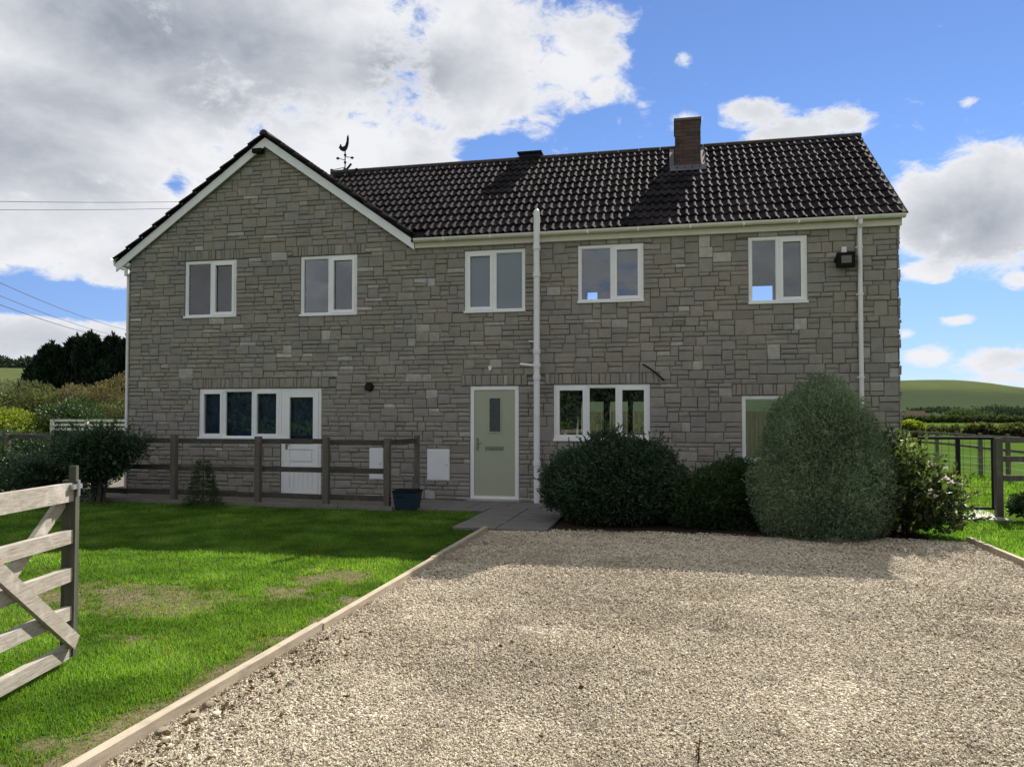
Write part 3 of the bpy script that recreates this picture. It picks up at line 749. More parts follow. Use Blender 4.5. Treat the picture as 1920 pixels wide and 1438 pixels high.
# one tile: two rolls and two pans, 0.30 m cover, 0.34 m gauge
TW, TG, TL = .30, .342, .40
def tile_arrays():
    prof = []
    n = 20
    for i in range(n + 1):
        x = TW * i / n * 1.02
        ph = (x / (TW / 2)) % 1.0
        hgt = .036 * max(0, math.sin(math.pi * min(ph / .52, 1))) ** .85
        prof.append((x, hgt))
    V, F = [], []
    for (y, lift) in ((0, 0), (TL, 0)):
        for x, hh in prof: V.append((x, y, hh + .030))
    m = len(prof)
    for i in range(m - 1): F.append((i, i + 1, m + i + 1, m + i))
    o = len(V)
    for x, hh in prof: V.append((x, 0, hh + .030))
    for x, hh in prof: V.append((x, .002, hh + .002))        # thick lower edge, not sharing the top's vertices
    for i in range(m - 1): F.append((o + m + i, o + m + i + 1, o + i + 1, o + i))
    o2 = len(V)
    for x, hh in (prof[-1], prof[0]): V += [(x, 0, hh + .030), (x, TL, hh + .030), (x, TL, .002), (x, 0, .002)]
    F += [(o2 + 3, o2 + 2, o2 + 1, o2), (o2 + 4, o2 + 5, o2 + 6, o2 + 7)]
    return np.array(V), F
TV, TF = tile_arrays()
def tile_mesh():
    me = bpy.data.meshes.new('roof_tile'); me.from_pydata([tuple(v) for v in TV], [], TF); me.materials.append(M['tile']); me.update()
    me.polygons.foreach_set('use_smooth', [i < 20 for i in range(len(me.polygons))]); return me
tile_me = tile_mesh()
ang = math.atan(SL)
ROWS = 12; SLEN = math.hypot(RIDGE_Y - EAVE_Y, RIDGE_Z - EAVE_Z); gauge = (SLEN - .02) / ROWS
TILT = math.atan(.033 / gauge)
spots = []
for r in range(ROWS):
    s = r * gauge - .045
    y = EAVE_Y + math.cos(ang) * s; z = EAVE_Z + math.sin(ang) * s
    for c in range(42):
        x = XR - (c + 1) * TW + .015
        xv = GR - (y - EAVE_Y) * (GR - GA) / (RIDGE_Y - EAVE_Y)
        if x + TW < xv - .25 or x < 6.17 and r < 1: continue
        if 11.06 < x + .15 < 11.56 and 2.12 < y < 2.95: continue
        spots.append((x, y, z, r))
spots.sort(key=lambda q: math.hypot(q[0] - CX, q[1] - CY))
rv, rf = [], []
for i, (x, y, z, r) in enumerate(spots):
    slip = rnd.uniform(.01, .03) if rnd.random() < .05 else rnd.uniform(-.004, .004); y, z = y - slip * .8, z - slip * .6
    mt = Matrix.Translation((x + rnd.uniform(-.005, .005), y, z + .033)) @ Matrix.Rotation(rnd.uniform(-.012, .012), 4, 'Z') @ Matrix.Rotation(ang - TILT + rnd.uniform(-.008, .008), 4, 'X') @ Matrix.Rotation(rnd.uniform(-.008, .008), 4, 'Y')
    if i < 300:
        o = bpy.data.objects.new('roof_tile', tile_me); COL.objects.link(o); o.parent = roof; o.matrix_local = mt
    else:
        base = len(rv) and sum(len(a) for a in rv); A = np.array(mt); rv.append(TV @ A[:3, :3].T + A[:3, 3]); rf.append(base)
gv = []
gang = math.atan(GS)
for side in (-1, 1):                                  # tiles of the gable slopes
    ln = (GA - GL) / math.cos(gang)
    for r in range(11):
        s = r * ln / 11 - .03
        for c in range(11):
            yy = -.155 + c * TW
            dist = (ln - s) * math.cos(gang)
            if yy > 3.0: continue
            if side < 0: mt = Matrix.Translation((GA - dist, yy + TW, GZ - dist * GS + .012)) @ Matrix.Rotation(-math.pi / 2, 4, 'Z') @ Matrix.Rotation(gang - TILT, 4, 'X')
            else:
                if GA + dist > GR + .06: continue
                mt = Matrix.Translation((GA + dist, yy, GZ - dist * GS + .012)) @ Matrix.Rotation(math.pi / 2, 4, 'Z') @ Matrix.Rotation(gang - TILT, 4, 'X')
            A = np.array(mt); rv.append(TV @ A[:3, :3].T + A[:3, 3])
b = MB()
for a in rv: b.add(a, TF)
o = b.obj('roof_tiling', 'tile', roof); o['kind'] = 'stuff'
o.data.polygons.foreach_set('use_smooth', [i % len(TF) < 20 for i in range(len(o.data.polygons))])
def half_round(b, p0, p1, r, n=8, th=.0):
    p0, p1 = Vector(p0), Vector(p1); d = (p1 - p0).normalized(); sd = d.cross(Vector((0, 0, 1))).normalized(); up = sd.cross(d)
    vs = []
    for p in (p0, p1):
        for i in range(n + 1):
            a = math.pi * i / n; vs.append(p + sd * math.cos(a) * r + up * math.sin(a) * r)
    fs = [(i, i + 1, n + 2 + i, n + 1 + i) for i in range(n)] + [tuple(range(n, -1, -1)), tuple(range(n + 1, 2 * n + 2))]
    b.add(vs, fs)
nx = 26
for i in range(nx):
    xa = 3.0 + (14.86 - 3.0) * i / nx; xb = 3.0 + (14.86 - 3.0) * (i + 1) / nx
    q = MB(); half_round(q, (xa, RIDGE_Y, RIDGE_Z + rnd.uniform(-.004, .004) - .015), (xb - .012, RIDGE_Y, RIDGE_Z - .015), .10); q.obj('ridge_tile', 'ridge', roof)
for i in range(7):
    q = MB(); ya = -.16 + i * .46; half_round(q, (GA, ya, GZ - .01), (GA, ya + .45, GZ - .01), .09); q.obj('ridge_tile', 'ridge', roof)
q = MB(); q.box(7.62, 8.10, RIDGE_Y - .13, RIDGE_Y + .13, RIDGE_Z + .02, RIDGE_Z + .12); q.box(7.58, 8.14, RIDGE_Y - .17, RIDGE_Y + .17, RIDGE_Z + .12, RIDGE_Z + .155)
o = q.obj('ridge_vent', 'iron', roof); o['label'] = 'dark flat topped vent on the ridge'
# verge strip on the right end
q = MB(); q.bar((XR + .006, EAVE_Y - .03, EAVE_Z + .015), (XR + .006, RIDGE_Y, RIDGE_Z + .015), .07, .02, (1, 0, 0)); q.obj('verge', 'ridge', roof)
# valley lead where the two slopes meet
# bargeboards
b = MB()
def barge(x0, x1):
    z0, z1 = gable_top(x0) - .055, gable_top(x1) - .055
    b.prism([(x0, z0 - .185), (x1, z1 - .185), (x1, z1), (x0, z0)], -.098, -.068)
barge(GL, GA); b2 = b; b.obj('bargeboard', 'board', house)
b = MB(); barge(GA + .001, GR + .02); b.obj('bargeboard', 'board', house)
b = MB(); b.prism([(GL + .02, gable_top(GL) - .10), (GA, GZ - .10), (GA, GZ - .15), (GL + .02, gable_top(GL) - .15)], -.066, .0)
b.prism([(GA + .001, GZ - .10), (GR, gable_top(GR) - .10), (GR, gable_top(GR) - .15), (GA + .001, GZ - .15)], -.066, .0); b.obj('soffit', 'board', house)
b = MB(); b.box(GL - .02, .0, -.06, HD, 4.66, 4.72); b.box(GL - .02, GL, -.06, HD, 4.72, 4.86); b.obj('eaves_box', 'board', house)
# fascia, gutters
b = MB(); b.box(GR + .03, 14.76, -.075, -.055, 4.735, 4.885); b.box(GR + .03, 14.76, -.054, .0, 4.735, 4.76); b.obj('fascia', 'fascia', house)
def gutter(b, p0, p1, r=.062, n=8):
    p0, p1 = Vector(p0), Vector(p1); d = (p1 - p0).normalized(); sd = d.cross(Vector((0, 0, 1))).normalized()
    vs = []
    for rr in (r, r - .008):
        for p in (p0, p1):
            for i in range(n + 1):
                a = math.pi * i / n; vs.append(p + sd * math.cos(a) * rr - Vector((0, 0, 1)) * math.sin(a) * rr)
    m = n + 1; fs = []
    for i in range(n): fs += [(i, i + 1, m + i + 1, m + i), (2 * m + i, 3 * m + i, 3 * m + i + 1, 2 * m + i + 1)]
    for i in range(n): fs += [(i, 2 * m + i, 2 * m + i + 1, i + 1), (m + i, m + i + 1, 3 * m + i + 1, 3 * m + i)]
    fs += [(0, m, 3 * m, 2 * m), (n, 2 * m + n, 3 * m + n, m + n)]
    b.add(vs, fs)
b = MB(); gutter(b, (GR + .03, -.14, 4.895), (14.80, -.14, 4.905)); gt = b.obj('gutter', 'gutter', house)
for x in np.arange(6.8, 14.8, .9):
    q = MB(); q.box(x, x + .03, -.206, -.076, 4.835, 4.9); q.obj('bracket', 'gutter', gt)
b = MB(); gutter(b, (GL - .07, -.12, 4.83), (GL - .07, HD, 4.83)); b.obj('gutter', 'gutter', house)
b = MB(); b.tube([(GL - .07, -.04, 4.77), (GL - .07, -.04, 4.70), (-.14, -.06, 4.60), (-.07, -.06, 4.58), (-.07, -.06, 4.45)], .034, 8); b.tube([(-.07, .02, 4.50), (-.07, .02, 0)], .034, 8); b.obj('downpipe', 'pipe', house)
# tall soil pipe and right hand downpipe
b = MB(); b.tube([(8.60, -.255, -.06), (8.60, -.255, 5.22)], .056, 14)
sp = b.obj('soil_pipe', 'pipe', house, smooth=False); sp['label'] = 'thick white pipe rising past the gutter beside the front door'
b = MB(); b.tube([(8.60, -.255, 5.2), (8.60, -.255, 5.27), (8.6, -.255, 5.3)], [.05, .05, .02], 10); b.obj('cage', 'pipe', sp)
for z in (.7, 2.25, 2.47, 2.72, 4.1, 4.6):
    q = MB(); q.tube([(8.60, -.255, z - .04), (8.60, -.255, z + .04)], .068, 14); q.box(8.57, 8.63, -.20, .0, z - .02, z + .02); q.obj('collar', 'pipe', sp)
q = MB(); q.tube([(8.30, -.03, 2.49), (8.30, -.22, 2.49), (8.56, -.245, 2.46)], .026, 8); q.obj('branch_pipe', 'pipe', sp)
q = MB(); q.tube([(8.42, -.02, 2.92), (8.55, -.2, 2.9)], .02, 8); q.obj('branch_pipe', 'pipe', sp)
b = MB(); b.tube([(14.10, -.14, 4.85), (14.10, -.14, 4.78), (14.10, -.07, 4.70), (14.10, -.07, .0)], .038, 10); dp = b.obj('downpipe', 'pipe', house)
for z in (.8, 2.2, 3.6, 4.4):
    q = MB(); q.tube([(14.10, -.07, z - .02), (14.10, -.07, z + .02)], .046, 10); q.box(14.04, 14.16, -.03, .0, z - .015, z + .015); q.obj('clip', 'pipe', dp)

# chimney with every brick
b = MB(); CHX0, CHX1, CHY0, CHY1 = 11.06, 11.58, 2.08, 2.98
b.box(CHX0 + .008, CHX1 - .008, CHY0 + .008, CHY1 - .008, 6.2, 7.60)
ch = b.obj('chimney', 'brick_mortar', house)
zc = 6.45; row = 0
while zc < 7.60:
    off = 0 if row % 2 else -.112
    for (a0, a1, fn) in ((CHX0, CHX1, 'f'), (CHY0 + .1025, CHY1, 'r')):
        x = a0 + off
        while x < a1 - .01:
            xa, xb = max(x, a0), min(x + .215, a1)
            if xb - xa > .03:
                q = MB(); t = rnd.random()
                if fn == 'f': q.box(xa + .004, xb - .004, CHY0 - rnd.uniform(0, .004), CHY0 + .10, zc + .004, zc + .066, t)
                else:
                    q.box(CHX1 - .10, CHX1 + rnd.uniform(0, .004), xa + .004, xb - .004, zc + .004, zc + .066, t)
                if zc > plane_z(CHY0 if fn == 'f' else xa) - .05: q.obj('brick', 'brick', ch)
            x += .225
    zc += .075; row += 1
b = MB(); b.box(CHX0 - .015, CHX1 + .015, CHY0 - .015, CHY1 + .015, 7.60, 7.65); b.obj('cap', 'brick_mortar', ch)
b = MB(); zz = plane_z(CHY0)
b.box(CHX0 - .02, CHX1 + .02, CHY0 - .018, CHY0 - .006, zz - .02, zz + .11)
b.bar((CHX0 + .26, CHY0 - .02, zz + .09), (CHX0 + .26, CHY0 - .20, plane_z(CHY0 - .20) + .085), .72, .012, (1, 0, 0)); 
b.bar((CHX1 + .06, CHY0, zz + .075), (CHX1 + .06, CHY1, plane_z(CHY1) + .075), .10, .012, (1, 0, 0))
b.bar((CHX0 - .06, CHY0, zz + .075), (CHX0 - .06, CHY1, plane_z(CHY1) + .075), .10, .012, (1, 0, 0)); b.obj('flashing', 'lead', ch)

# fittings on the wall
b = MB(); b.tube([(5.30, -.07, 2.11), (5.30, .01, 2.11)], .082, 16); fl = b.obj('flue', 'black', house); fl['label'] = 'round black flue outlet'
b = MB(); b.tube([(5.30, -.085, 2.11), (5.30, -.07, 2.11)], .062, 16); b.obj('cowl', 'iron', fl)
def meter(x0, x1, z0, z1, lab):
    b = MB(); b.box(x0, x1, -.03, .02, z0, z1); m = b.obj('meter_box', 'meter', house); m['label'] = lab
    b = MB(); b.box(x0 + .018, x1 - .018, -.042, -.0305, z0 + .018, z1 - .018); b.obj('door', 'meter', m)
    b = MB(); b.tube([(x1 - .05, -.05, (z0 + z1) / 2), (x1 - .05, -.0425, (z0 + z1) / 2)], .014, 8); b.obj('lock', 'steel', m)
meter(5.30, 5.58, .34, .94, 'narrow white meter box behind the fence'); meter(6.46, 6.90, .34, .93, 'wide white meter box left of the front door')
# security light
b = MB(); b.box(13.72, 14.0, -.20, -.08, 4.05, 4.29); sl = b.obj('security_light', 'black', house); sl['label'] = 'black floodlight under the eaves'
b = MB(); b.box(13.78, 13.94, -.206, -.2005, 4.11, 4.235); b.obj('lens', 'lamp_glass', sl)
b = MB(); b.box(13.80, 13.92, -.08, .0, 4.10, 4.2); b.box(13.68, 13.72, -.16, -.10, 4.13, 4.2); b.obj('bracket', 'black', sl)
b = MB(); b.tube([(13.84, -.10, 4.30), (13.84, -.12, 4.40)], [.045, .04], 10); b.obj('sensor', 'upvc', sl)
# bell box over the door, small dark box at the gable top, diagonal cable
b = MB(); b.box(7.65, 7.71, -.05, .0, 2.42, 2.48); b.tube([(7.68, -.045, 2.42), (7.68, -.045, 2.385)], .02, 8); o = b.obj('porch_light', 'meter', house); o['label'] = 'tiny white lamp above the front door'
b = MB(); b.box(2.84, 3.04, -.17, -.03, 6.78, 6.86); b.box(2.90, 3.0, -.03, .0, 6.79, 6.84); o = b.obj('sensor_box', 'black', house); o['label'] = 'black box under the gable peak'
b = MB(); b.tube([(10.48, -.035, 2.47), (10.60, -.045, 2.40), (10.86, -.04, 2.18)], .014, 6); o = b.obj('cable', 'black', house); o['label'] = 'short diagonal black cable on the wall'

# weathervane on the ridge
b = MB(); vx, vy = 3.34, 3.12
b.tube([(vx, vy, 7.30), (vx, vy, 7.92)], .014, 8); wv = b.obj('weathervane', 'iron', house); wv['label'] = 'cockerel weathervane on the ridge behind the gable'
b = MB(); rooster = [(-.13, 8.02), (-.155, 7.985), (-.13, 7.96), (-.10, 7.92), (-.02, 7.885), (.05, 7.91), (.09, 7.98), (.115, 8.08), (.12, 8.2), (.10, 8.29), (.07, 8.24), (.055, 8.12), (.02, 8.03), (-.04, 8.0), (-.075, 8.02), (-.09, 8.07), (-.115, 8.065)]
b.prism([(vx - .02 + x * .95, z) for x, z in rooster], vy - .008, vy + .008); b.obj('cockerel', 'iron', wv)
b = MB()
for (dx, dy, L, z) in ((-1, .3, .40, 7.50), (1, -.3, .34, 7.40), (-.5, -.6, .24, 7.68), (.6, .5, .22, 7.76)):
    e = Vector((vx + dx * L, vy + dy * L, z + .0)); b.tube([(vx, vy, z), e], .008, 6); b.tube([e - Vector((.04, 0, 0)), e, e + Vector((.04, 0, 0))], [.012, .036, .012], 8)
b.obj('arm', 'iron', wv)
b = MB()
for z, r in ((7.44, .05), (7.62, .034), (7.80, .034)): b.tube([(vx, vy, z - r), (vx, vy, z - r * .5), (vx, vy, z), (vx, vy, z + r * .5), (vx, vy, z + r)], [.01, r * .85, r, r * .85, .01], 10)
b.bar((vx, vy, 7.40), (vx + .16, vy, 7.58), .05, .016); b.obj('finial', 'iron', wv)

# ------------------------------------------------------------------ paving, edging
path = thing('paving_path', 'grey paved path leading from the front door to the gravel', 'path', (8.3, -1.8, 0))
def slab_piece(x0, x1, y0, y1, z=.0, m='slab'):
    q = MB(); g = .006; h = rnd.uniform(-.004, .004)
    q.add([(x0 + g, y0 + g, -.05), (x1 - g, y0 + g, -.05), (x1 - g, y1 - g, -.05), (x0 + g, y1 - g, -.05), (x0 + g, y0 + g, z + h - .006), (x1 - g, y0 + g, z + h - .006), (x1 - g, y1 - g, z + h - .006), (x0 + g, y1 - g, z + h - .006),
           (x0 + g + .008, y0 + g + .008, z + h), (x1 - g - .008, y0 + g + .008, z + h), (x1 - g - .008, y1 - g - .008, z + h), (x0 + g + .008, y1 - g - .008, z + h)],
          [(i, (i + 1) % 4, (i + 1) % 4 + 4, i + 4) for i in range(4)] + [(i + 4, (i + 1) % 4 + 4, (i + 1) % 4 + 8, i + 8) for i in range(4)] + [(8, 9, 10, 11)])
    q.obj('paving_slab', m, path)
for j, (ya, yb) in enumerate(((-3.5, -2.9), (-2.9, -2.3), (-2.3, -1.7), (-1.7, -1.1), (-1.1, -.5), (-.5, -.11))):
    for (xa, xb) in ((7.97, 8.6), (8.6, 9.32)) if j < 4 else ((6.4, 7.0), (7.0, 7.6), (7.6, 8.2), (8.2, 8.8), (8.8, 9.34)):
        slab_piece(xa, xb, ya, yb, -.005)
for (xa, xb) in ((6.4, 7.1), (7.1, 7.95)): slab_piece(xa, xb, -1.52, -1.12, -.008)
b = MB(); 
kb = thing('kerb_strip', 'thin pale concrete kerb along the foot of the low fence', 'kerb', (3, -1.5, 0))
for i in range(7):
    xa = -.6 + i * 1.0; ya = -1.36 - .04 * i
    q = MB(); q.bar((xa, ya, -.02), (xa + .99, ya - .04, -.02), .10, .07); q.obj('kerbstone', 'kerb', kb)
edge = thing('timber_edging', 'long pale timber edging between lawn and gravel drive', 'edging', (8.47, -9, 0))
yy = -3.5
for L in (2.4, 2.7, 2.5, 2.6, 2.4):
    q = MB(); dx = rnd.uniform(-.008, .008); q.box(8.435 + dx, 8.495 + dx, yy - L + .006, yy, -.12, .018 + rnd.uniform(-.006, .006)); q.obj('plank', 'edge_wood', edge); yy -= L
edge2 = thing('timber_edging', 'short timber edging between gravel and grass by the metal gate', 'edging', (14.62, -8, 0))
yy = -3.25
for L in (2.2, 2.6, 2.6, 2.6, 2.6):
    q = MB(); dx = rnd.uniform(-.008, .008); q.box(14.59 + dx, 14.64 + dx, yy - L + .006, yy, -.12, .035); q.obj('plank', 'edge_wood', edge2); yy -= L

# ------------------------------------------------------------------ fences
def post_fence(t, pts, zrails, ptop=1.2, rail_w=.09, rail_t=.04, pw=.10, wood='fence_wood', pwood='post_wood', side=1):
    for i, (x, y) in enumerate(pts):
        q = MB(); q.box(x - pw / 2, x + pw / 2, y - pw / 2, y + pw / 2, -.2, ptop + rnd.uniform(-.02, .02)); q.obj('post', pwood, t)
        if i < len(pts) - 1:
            x2, y2 = pts[i + 1]; d = Vector((x2 - x, y2 - y, 0)).normalized(); n = Vector((-d.y, d.x, 0)) * side * (pw / 2 + rail_t / 2)
            for z in zrails:
                q = MB(); q.bar(Vector((x, y, z + rnd.uniform(-.012, .012))) + n - d * .03, Vector((x2, y2, z + rnd.uniform(-.012, .012))) + n + d * .02, rail_w, rail_t); q.obj('rail', wood, t)
fence = thing('rail_fence', 'dark post and rail fence standing in front of the house wall', 'fence', (4, -1.45, 0))
post_fence(fence, [(.25, -1.22), (2.0, -1.30), (3.75, -1.38), (5.09, -1.44), (6.23, -1.48)], (.14, .60, 1.10), 1.19)
q = MB(); q.box(6.40, 6.48, -.60, -.52, -.1, 1.20); q.obj('post', 'post_wood', fence)
q = MB(); q.bar((6.30, -1.44, 1.10), (6.44, -.6, 1.10), .09, .03); q.obj('rail', 'fence_wood', fence)
lf = thing('rail_fence', 'dark post and rail fence running away left of the house', 'fence', (-3, .3, 0))
post_fence(lf, [(-6.8, 1.7), (-5.1, 1.05), (-3.4, .42), (-1.7, -.2), (.15, -1.10)], (.30, .68, 1.10), 1.17)

# field gate in the foreground (open, along the lawn edge)
gate = thing('field_gate', 'bleached wooden five bar gate standing open on the lawn', 'gate', (7.3, -9.65, 0))
GX = 0.0; GY0, GY1 = 0.0, -3.3
q = MB(); q.box(GX - .085, GX, GY0 - .01, GY0 + .035, .02, 1.13); q.box(GX - .05, GX - .005, GY0 + .0, GY0 + .03, 1.13, 1.22); q.obj('stile', 'stile_wood', gate, loc=(0, 0, 0))
q = MB(); q.box(GX - .10, GX + .02, GY1 - .08, GY1 + .04, .0, 1.25); q.obj('stile', 'stile_wood', gate, loc=(0, 0, 0))
for i, (z, wd) in enumerate(((1.055, .115), (.775, .085), (.535, .085), (.295, .085), (.055, .085))):
    q = MB(); q.box(GX - .06, GX - .012, GY1, GY0 - (.012 if i else -.0), z - wd / 2, z + wd / 2); q.obj('rail', 'gate_wood', gate, loc=(0, 0, 0))
q = MB(); q.bar((GX + .006, GY0 - .0, .07), (GX + .006, GY0 - 1.25, 1.12), .095, .034, (1, 0, 0)) if False else q.bar((GX + .008, GY0 - .01, .11), (GX + .008, GY0 - 1.22, 1.06), .09, .034); q.obj('brace', 'gate_wood', gate, loc=(0, 0, 0))
q = MB(); q.bar((GX - .078, GY0 - .02, 1.0), (GX - .078, GY0 - 1.25, .10), .08, .03); q.obj('brace', 'gate_wood', gate, loc=(0, 0, 0))
q = MB(); q.box(GX - .03, GX + .012, GY0 - .06, GY0 + .045, 1.075, 1.105); q.tube([(GX + .012, GY0 + .0, 1.03), (GX + .012, GY0 + .0, 1.13)], .01, 6); q.obj('latch', 'steel', gate, loc=(0, 0, 0))

for z in (1.055, .775, .535, .295, .055):
    q = MB(); q.tube([(GX - .012, GY0 - .05, z), (GX - .003, GY0 - .05, z)], .011, 6); q.obj('bolt', 'iron', gate)
gate.location = (7.31, -9.66, 0); gate.rotation_euler = (0, 0, R(12.5))

# metal mesh gate to the right of the house
mg = thing('mesh_gate', 'narrow dark metal gate with wire mesh beside the house corner', 'gate', (15.4, -.62, 0))
q = MB(); q.tube([(14.80, -.62, 1.20), (15.92, -.50, 1.20)], .024, 8); q.tube([(14.80, -.62, .10), (15.92, -.50, .10)], .022, 8); q.tube([(15.40, -.56, -.05), (15.40, -.56, 1.2)], .030, 8); q.tube([(14.82, -.62, .0), (14.82, -.62, 1.2)], .024, 8); q.tube([(15.90, -.5, .1), (15.90, -.5, 1.2)], .018, 8); q.obj('frame', 'iron', mg)
q = MB()
for i in range(11): q.tube([(14.84 + i * .105, -.615 + i * .0105, .1), (14.84 + i * .105, -.615 + i * .0105, 1.2)], .0022, 4, False)
for i in range(9): q.tube([(14.84, -.615, .2 + i * .115), (15.9, -.505, .2 + i * .115)], .0022, 4, False)
q.obj('mesh', 'iron', mg)
rf_ = thing('rail_fence', 'timber post and rail fence right of the metal gate', 'fence', (16, -.46, 0))
post_fence(rf_, [(16.0, -.46), (18.0, -.24), (19.8, -.04), (21.6, .14)], (.56, .86, 1.16), 1.2, wood='post_wood')
ff = thing('rail_fence', 'weathered post and wire fence crossing the field right of the house', 'fence', (19.07, 10, 0))
post_fence(ff, [(19.07, 2.0 + 1.75 * i) for i in range(1, 16)], (.72, 1.02), 1.10, .065, .03, .085, 'post_wood', side=1)
q = MB()
for z in (.12, .28, .45): q.tube([(19.0, 3.7, z), (19.0, 28.3, z)], .004, 4, False)
for y in np.arange(3.7, 28, .3): q.tube([(19.0, y, .0), (19.0, y, .7)], .002, 4, False)
q.obj('netting', 'steel', ff)
tr_ = thing('garden_path', 'pale concrete path behind the metal gate', 'path', (15.8, 1, 0))
for i in range(5):
    q = MB(); q.box(15.30 + i * .05, 16.02 + i * .06, -.9 + i * .9 + .01, -.9 + (i + 1) * .9, -.06, -.03 + rnd.uniform(0, .006)); q.obj('paving_slab', 'concrete', tr_)
# board fence of the back garden, seen through the ground floor windows
pf = thing('board_fence', 'pale board fence seen through the ground floor windows', 'fence', (11, 16, 0))
for i in range(70):
    q = MB(); x = 6 + i * .16; q.box(x, x + .15, 16 + (i % 2) * .018, 16.02 + (i % 2) * .018, -.05, 1.75 + rnd.uniform(-.02, .02)); q.obj('board', 'panel_wood', pf)

# white gate and outbuilding behind the left fence
wg = thing('white_gate', 'white painted gate seen above the dark fence left of the house', 'gate', (-8, 7.6, 0))
Aw, Bw = Vector((-8.85, 7.46, 0)), Vector((-5.4, 8.2, 0))
for z in (1.14, 1.28, 1.42):
    q = MB(); q.bar(Aw + Vector((0, 0, z)), Bw + Vector((0, 0, z)), .078, .04); q.obj('rail', 'white_wood', wg)
for f in (0, .32, .52, 1):
    p = Aw.lerp(Bw, f); q = MB(); q.box(p.x - .05, p.x + .05, p.y + .03, p.y + .12, -.1, 1.46); q.obj('post', 'white_wood' if f < .5 else 'post_wood', wg)
ob = thing('outbuilding', 'small stone outbuilding with slate roof half hidden at the house corner', 'building', (-12, 19, 0))
q = MB(); q.box(-15.6, -9.5, 18.0, 24, -.2, 2.1); q.obj('wall', 'block', ob)
q = MB(); q.prism([(-13.2, 2.0), (-9.3, 2.0), (-9.3, 2.1), (-11.2, 3.5)], 17.8, 24.2); q.obj('roof', 'slate', ob)
q = MB(); q.bar((-13.2, 17.78, 2.05), (-11.2, 17.78, 3.5), .16, .03, (0, 1, 0)); q.obj('bargeboard', 'white_wood', ob)
q = MB(); q.box(-11.9, -11.0, 17.96, 17.995, .0, 1.9); q.obj('door', 'fence_wood', ob)

# blue recycling tub
tub = thing('recycling_box', 'dark blue plastic box with black lid between the fence posts', 'box', (6.58, -1.66, 0))
q = MB(); q.add([(6.38, -1.80, -.03), (6.78, -1.80, -.03), (6.78, -1.53, -.03), (6.38, -1.53, -.03), (6.34, -1.84, .30), (6.82, -1.84, .30), (6.82, -1.49, .30), (6.34, -1.49, .30)],
              [(0, 3, 2, 1), (4, 5, 6, 7)] + [(i, (i + 1) % 4, (i + 1) % 4 + 4, i + 4) for i in range(4)]); q.obj('body', 'blue', tub)
q = MB(); q.box(6.33, 6.83, -1.85, -1.48, .301, .335); q.box(6.37, 6.79, -1.80, -1.53, .335, .36); q.obj('lid', 'black', tub)
tub.scale = (.88, .88, .88); tub.location = (6.60, -1.50, 0)
q = MB(); q.box(6.50, 6.66, -1.862, -1.842, .22, .25); q.obj('handle', 'black', tub)

# overhead wires
for i, (a, c, sag, r) in enumerate((((-22.63, 17.62, 8.65), (-40.99, 51.53, 9.96), 0.3, 0.02), ((-22.64, 17.64, 7.97), (-40.99, 51.55, 9.18), 0.3, 0.018), ((-22.64, 17.65, 7.49), (-40.99, 51.55, 8.98), 0.35, 0.022), ((-42.91, 35.53, 18.4), (-31.98, 68.29, 27.21), 0.3, 0.022), ((-42.92, 35.55, 17.73), (-31.99, 68.31, 26.58), 0.3, 0.02))):
    q = MB(); pts = []
    for k_ in range(21):
        f = k_ / 20; pts.append(tuple(a[j] + (c[j] - a[j]) * f - (sag * 4 * f * (1 - f) if j == 2 else 0) for j in range(3)))
    q.tube(pts, r, 5)
    tag(q.obj('overhead_wire', 'wire'), ('steepest overhead wire crossing the blue gap left of the house', 'middle overhead wire of three sloping down to the house corner', 'lowest overhead wire passing above the dark evergreen tree',
         'upper thin wire reaching the gable roof edge', 'lower thin wire reaching the gable roof edge')[i], 'wire', 'overhead wires')

# ------------------------------------------------------------------ shrubs by the house
def bush(name, label, c, radii, n, size, asp, mat, seed, cat='shrub', **kw):
    extra = kw.pop('extra', []); ns, sl = kw.pop('shoots', (0, 0)); nc, csz = kw.pop('clumps', (0, 0))
    P = [crown((c[0], c[1], c[2]), radii, n, size, asp, seed, mat, **kw)]
    for (ec, er, en) in extra: P.append(crown(ec, er, en, size, asp, seed + 3, mat, **kw))
    if ns: P.append(shoots(c, radii, ns, size, asp, seed, kw.get('amp', .16), kw.get('width', .38), sl))
    for (ec, er, en) in extra:
        if ns: P.append(shoots(ec, er, max(20, ns // 4), size, asp, seed + 3, kw.get('amp', .16), kw.get('width', .38), sl))
    if nc:
        gg = np.random.default_rng(seed + 41); Dc = rand_dirs(nc, -.15)
        for q in range(nc):
            sc_ = csz * gg.uniform(.65, 1.25); m_ = int(n * .9 / nc)
            P.append(crown(tuple(np.array(c) + Dc[q] * np.array(radii) * gg.uniform(.72, .95)), (sc_, sc_, sc_ * .9), m_, size, asp, seed + 60 + q, mat, amp=.2, width=.3, depth=.4, zmin=-.6, spread=kw.get('spread', .75)))
    kc = dict(kw); kc['depth'] = .25; P.append(crown(c, tuple(.80 * q for q in radii), n // 4, min(size * 2.2, .10) if size < .1 else size * 1.5, asp * 1.3, seed + 9, mat, **kc))
    g = random.Random(seed); st = []
    for i in range(6):
        a = g.uniform(0, 6.28); e = (c[0] + math.cos(a) * radii[0] * .6, c[1] + math.sin(a) * radii[1] * .6, c[2] + radii[2] * g.uniform(.3, .6))
        st.append(([(c[0] + math.cos(a) * .08, c[1] + math.sin(a) * .08, -.08), (c[0] + math.cos(a) * radii[0] * .25, c[1] + math.sin(a) * radii[1] * .25, c[2] * .6), e], [.03, .022, .008]))
    return plant(name, label, cat, (c[0], c[1], 0), P, mat, st)
